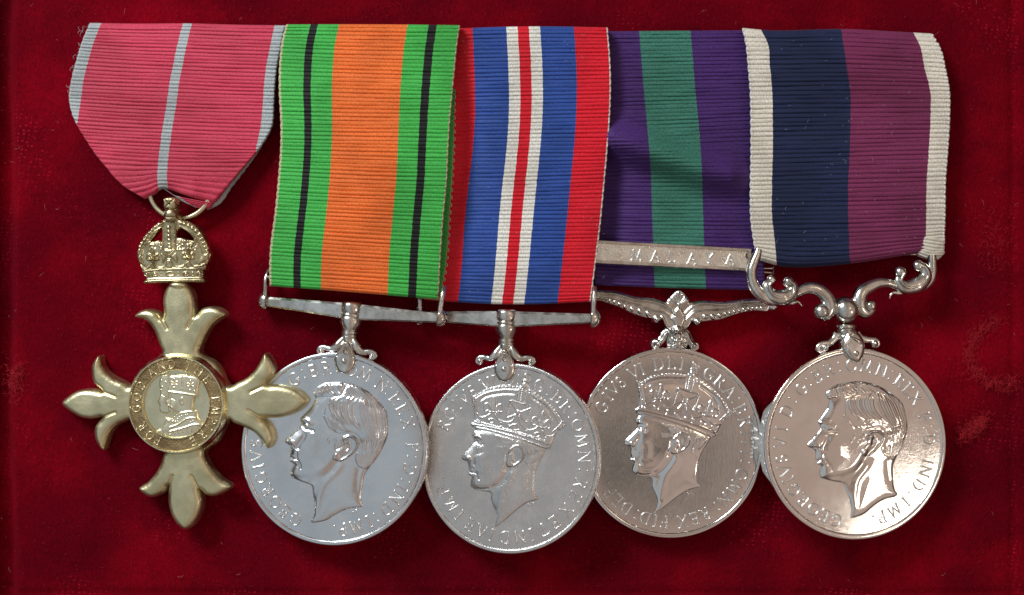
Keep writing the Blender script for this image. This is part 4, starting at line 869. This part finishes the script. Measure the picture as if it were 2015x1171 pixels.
# navy / maroon with white edges
c_nav = cloth('navy_silk', [(0, CREAM), (.106, NAVY), (.497, MAROON), (.902, CREAM)], sheen=.1)
net = [[(1461.5,55,34,0),(1530,60,34,.2),(1655,57,32,.5),(1760,62,28,.8),(1833,66,22,1)],
       [(1468,84,38,0),(1545,84,38,.2),(1659,83,36,.5),(1770,88,32,.8),(1849,92,25,1)],
       [(1473,132,40,0),(1550,131,40,.2),(1666,130,38,.5),(1778,134,33,.8),(1861,138,27,1)],
       two((1477,184),(1869,182),41,28,-1), two((1478,240),(1869,235),41,28,-1), two((1478,312),(1865,302),41,28,0), two((1477,366),(1861,356),41,28,1), two((1478,433),(1860,425),40,27,1),
       two((1483,470),(1858.5,458),39,26,6), [(1488,496,37,0),(1560,508,37,.2),(1672,504,34,.5),(1780,490,28,.8),(1857,482,24,1)], [(1493,512,33,0),(1560,526,33,.2),(1674,519,30,.5),(1785,502,25,.8),(1852,494,22,1)]]
r_nav, nd = ribbon('ribbon', net, 8.8, c_nav, 'navy and maroon ribbon with broad cream edges, rightmost of the five', dome=2.0, ribh=2.9, scal=2.2, curl_top=11, curl_bot=11)
flap([[(1819,466,30,.90),(1838,468,31,.95),(1859,472,28,1)], [(1812,482,27,.9),(1836,486,29,.95),(1858,488,26,1)], [(1803,494,22,.9),(1826,502,25,.95),(1855,503,23,1)], [(1806,503,17,.9),(1824,510,19,.95),(1844,512,17,1)]], 6.5, c_nav, r_nav, nm='folded_corner')
loops(nd, 1, WHT, r_nav, every=8, r=3.2, th=1.6); loops(nd, -1, WHT, r_nav, every=8, r=3.2, th=1.3)
# ================================================================== clasp on the purple ribbon
frc = Frame(1328, 503, 27, 1.5)
cl = frc.empty('medal_clasp'); tag(cl, 'narrow silver clasp reading MALAYA across the purple and teal ribbon', 'clasp')
b = MB(); cq = [(1168,471.9),(1479,488.8),(1473,534),(1166,518.4)]
def inset(t_): 
    c_ = np.mean(cq, axis=0); return [tuple(np.array(p)+np.sign(c_-np.array(p))*np.array([t_, t_])) for p in cq]
b.hull([[frc(*p, -10) for p in cq], [frc(*p, 3) for p in cq], [frc(*p, 5) for p in inset(1.4)], [frc(*p, 5) for p in inset(6.0)], [frc(*p, 2.2) for p in inset(7.2)]])
body = b.build('clasp_bar', MOUNT, cl, 30)
b = MB(); b.hull([[frc(*p, 1.5) for p in inset(6.6)], [frc(*p, 2.5) for p in inset(6.9)]]); b.build('frosted_panel', MOUNT_GRAIN, cl, 30)
for ch, x, y in zip('MALAYA', (500,680,842,1030,1195,1395), (205,215,224,238,235,245)):
    p_ = pts('K %f,%f' % (x, y))[0]; put_letter(ch, 20, 2.1, 2.6, LET, frc, p_[0], p_[1], 3.2, 2.4, cl)
b = MB(); b.lathe([(0,6),(4.5,6),(6.4,4),(6.4,-10)], lambda a, c, h: frc(1473+a, 503+c*1.3, h), 20); b.build('lug', MOUNT, cl, 40)
b = MB(); 
for p0, p1, w_ in (((1478,534),(1527,538),2.2), ((1526,539),(1526,524),2.2), ((1500,527),(1524,527),2.0)): b.tube([frc(*p0, -14), frc(*p1, -14)], w_*.01, 4)
b.build('rear_bracket', MOUNT, cl, 30)
# safety catch glimpsed behind the green ribbon's foot
b = MB(); b.tube([P(823.5, 585, .16), P(824.5, 604, .16)], .045, 6); b.ball(P(824, 606, .16), .06, 10); b.ball(P(824, 637, .14), .06, 10, sy=.6)
o = b.build('safety_pin', MOUNT, None, 50); tag(o, 'small steel pin showing just under the foot of the green ribbon', 'pin')
# ================================================================== lint and stray threads
def fibres(name, spots, n, mat, rad=.0045, z=.02, parent=None, ln=(6, 22), curl=1.0):
    b = MB()
    for _ in range(n):
        x, y, zz = spots(); L_ = rng.uniform(*ln); a = rng.uniform(0, 6.28); k = rng.normal(0, .22)*curl
        p = []
        for i in range(6):
            p.append(tuple(P(x, y, zz*.01+.015*math.sin(i*.6)+z))); x += L_/5*math.cos(a); y += L_/5*math.sin(a); a += k+rng.normal(0, .15)
        b.tube(p, rad, 3, cap=False)
    return b.build(name, mat, parent, None, kind='stuff')
LINT = plain('pale_lint', (.50, .20, .18)); LINTR = plain('red_lint', (.30, .008, .02))
o = fibres('lint_fibres', lambda: (rng.uniform(0, 2015), rng.uniform(0, 1171), 0), 150, LINT, .0024, ln=(3, 13)); tag(o, 'pale lint fibres scattered over the velvet')
o = fibres('velvet_pile', lambda: (rng.uniform(0, 2015), rng.uniform(0, 1171), 0), 3500, LINTR, .003, z=-.01, ln=(2, 6), curl=.6); tag(o, 'short loose crimson pile standing on the velvet')
WORN = plain('rubbed_pile', (.50, .008, .02))
def worn():
    k = rng.random()
    if k < .45: t_ = rng.uniform(1.6, 5.2); return (1975+68*math.cos(t_)+rng.normal(0, 7), 695-62*math.sin(t_)+rng.normal(0, 8), 0)
    if k < .75: t_ = rng.random(); return (1888+52*t_+rng.normal(0, 6), 862-38*t_+rng.normal(0, 9), 0)
    if k < .9: return (rng.normal(30, 10), rng.normal(750, 22), 0)
    return (rng.normal(1960, 20), rng.normal(480, 40), 0)
o = fibres('rubbed_pile', worn, 1500, WORN, .0026, z=.0, ln=(4, 12), curl=.5); tag(o, 'brighter rubbed pile marks on the velvet right of the medals')
def edge_spot(l): 
    def f():
        i = rng.integers(0, len(l)-1); t_ = rng.random(); return (l[i][0]*(1-t_)+l[i+1][0]*t_, l[i][1]*(1-t_)+l[i+1][1]*t_, 20)
    return f
fibres('loose_threads', edge_spot([(176,46),(160,64),(150,116),(140,153),(136,191),(142,228)]), 34, GRYT, .003, parent=r_pink, ln=(6, 15), curl=2)
fibres('loose_threads', lambda: (rng.uniform(1500, 1840), rng.uniform(70, 500), 42), 70, GRYT, .0022, parent=r_nav, ln=(3, 8), curl=2)
fibres('loose_threads', lambda: (rng.uniform(905, 1190), rng.uniform(62, 580), 45), 40, GRYT, .0022, parent=r_red, ln=(3, 8), curl=2)
print('objects', len(bpy.data.objects))
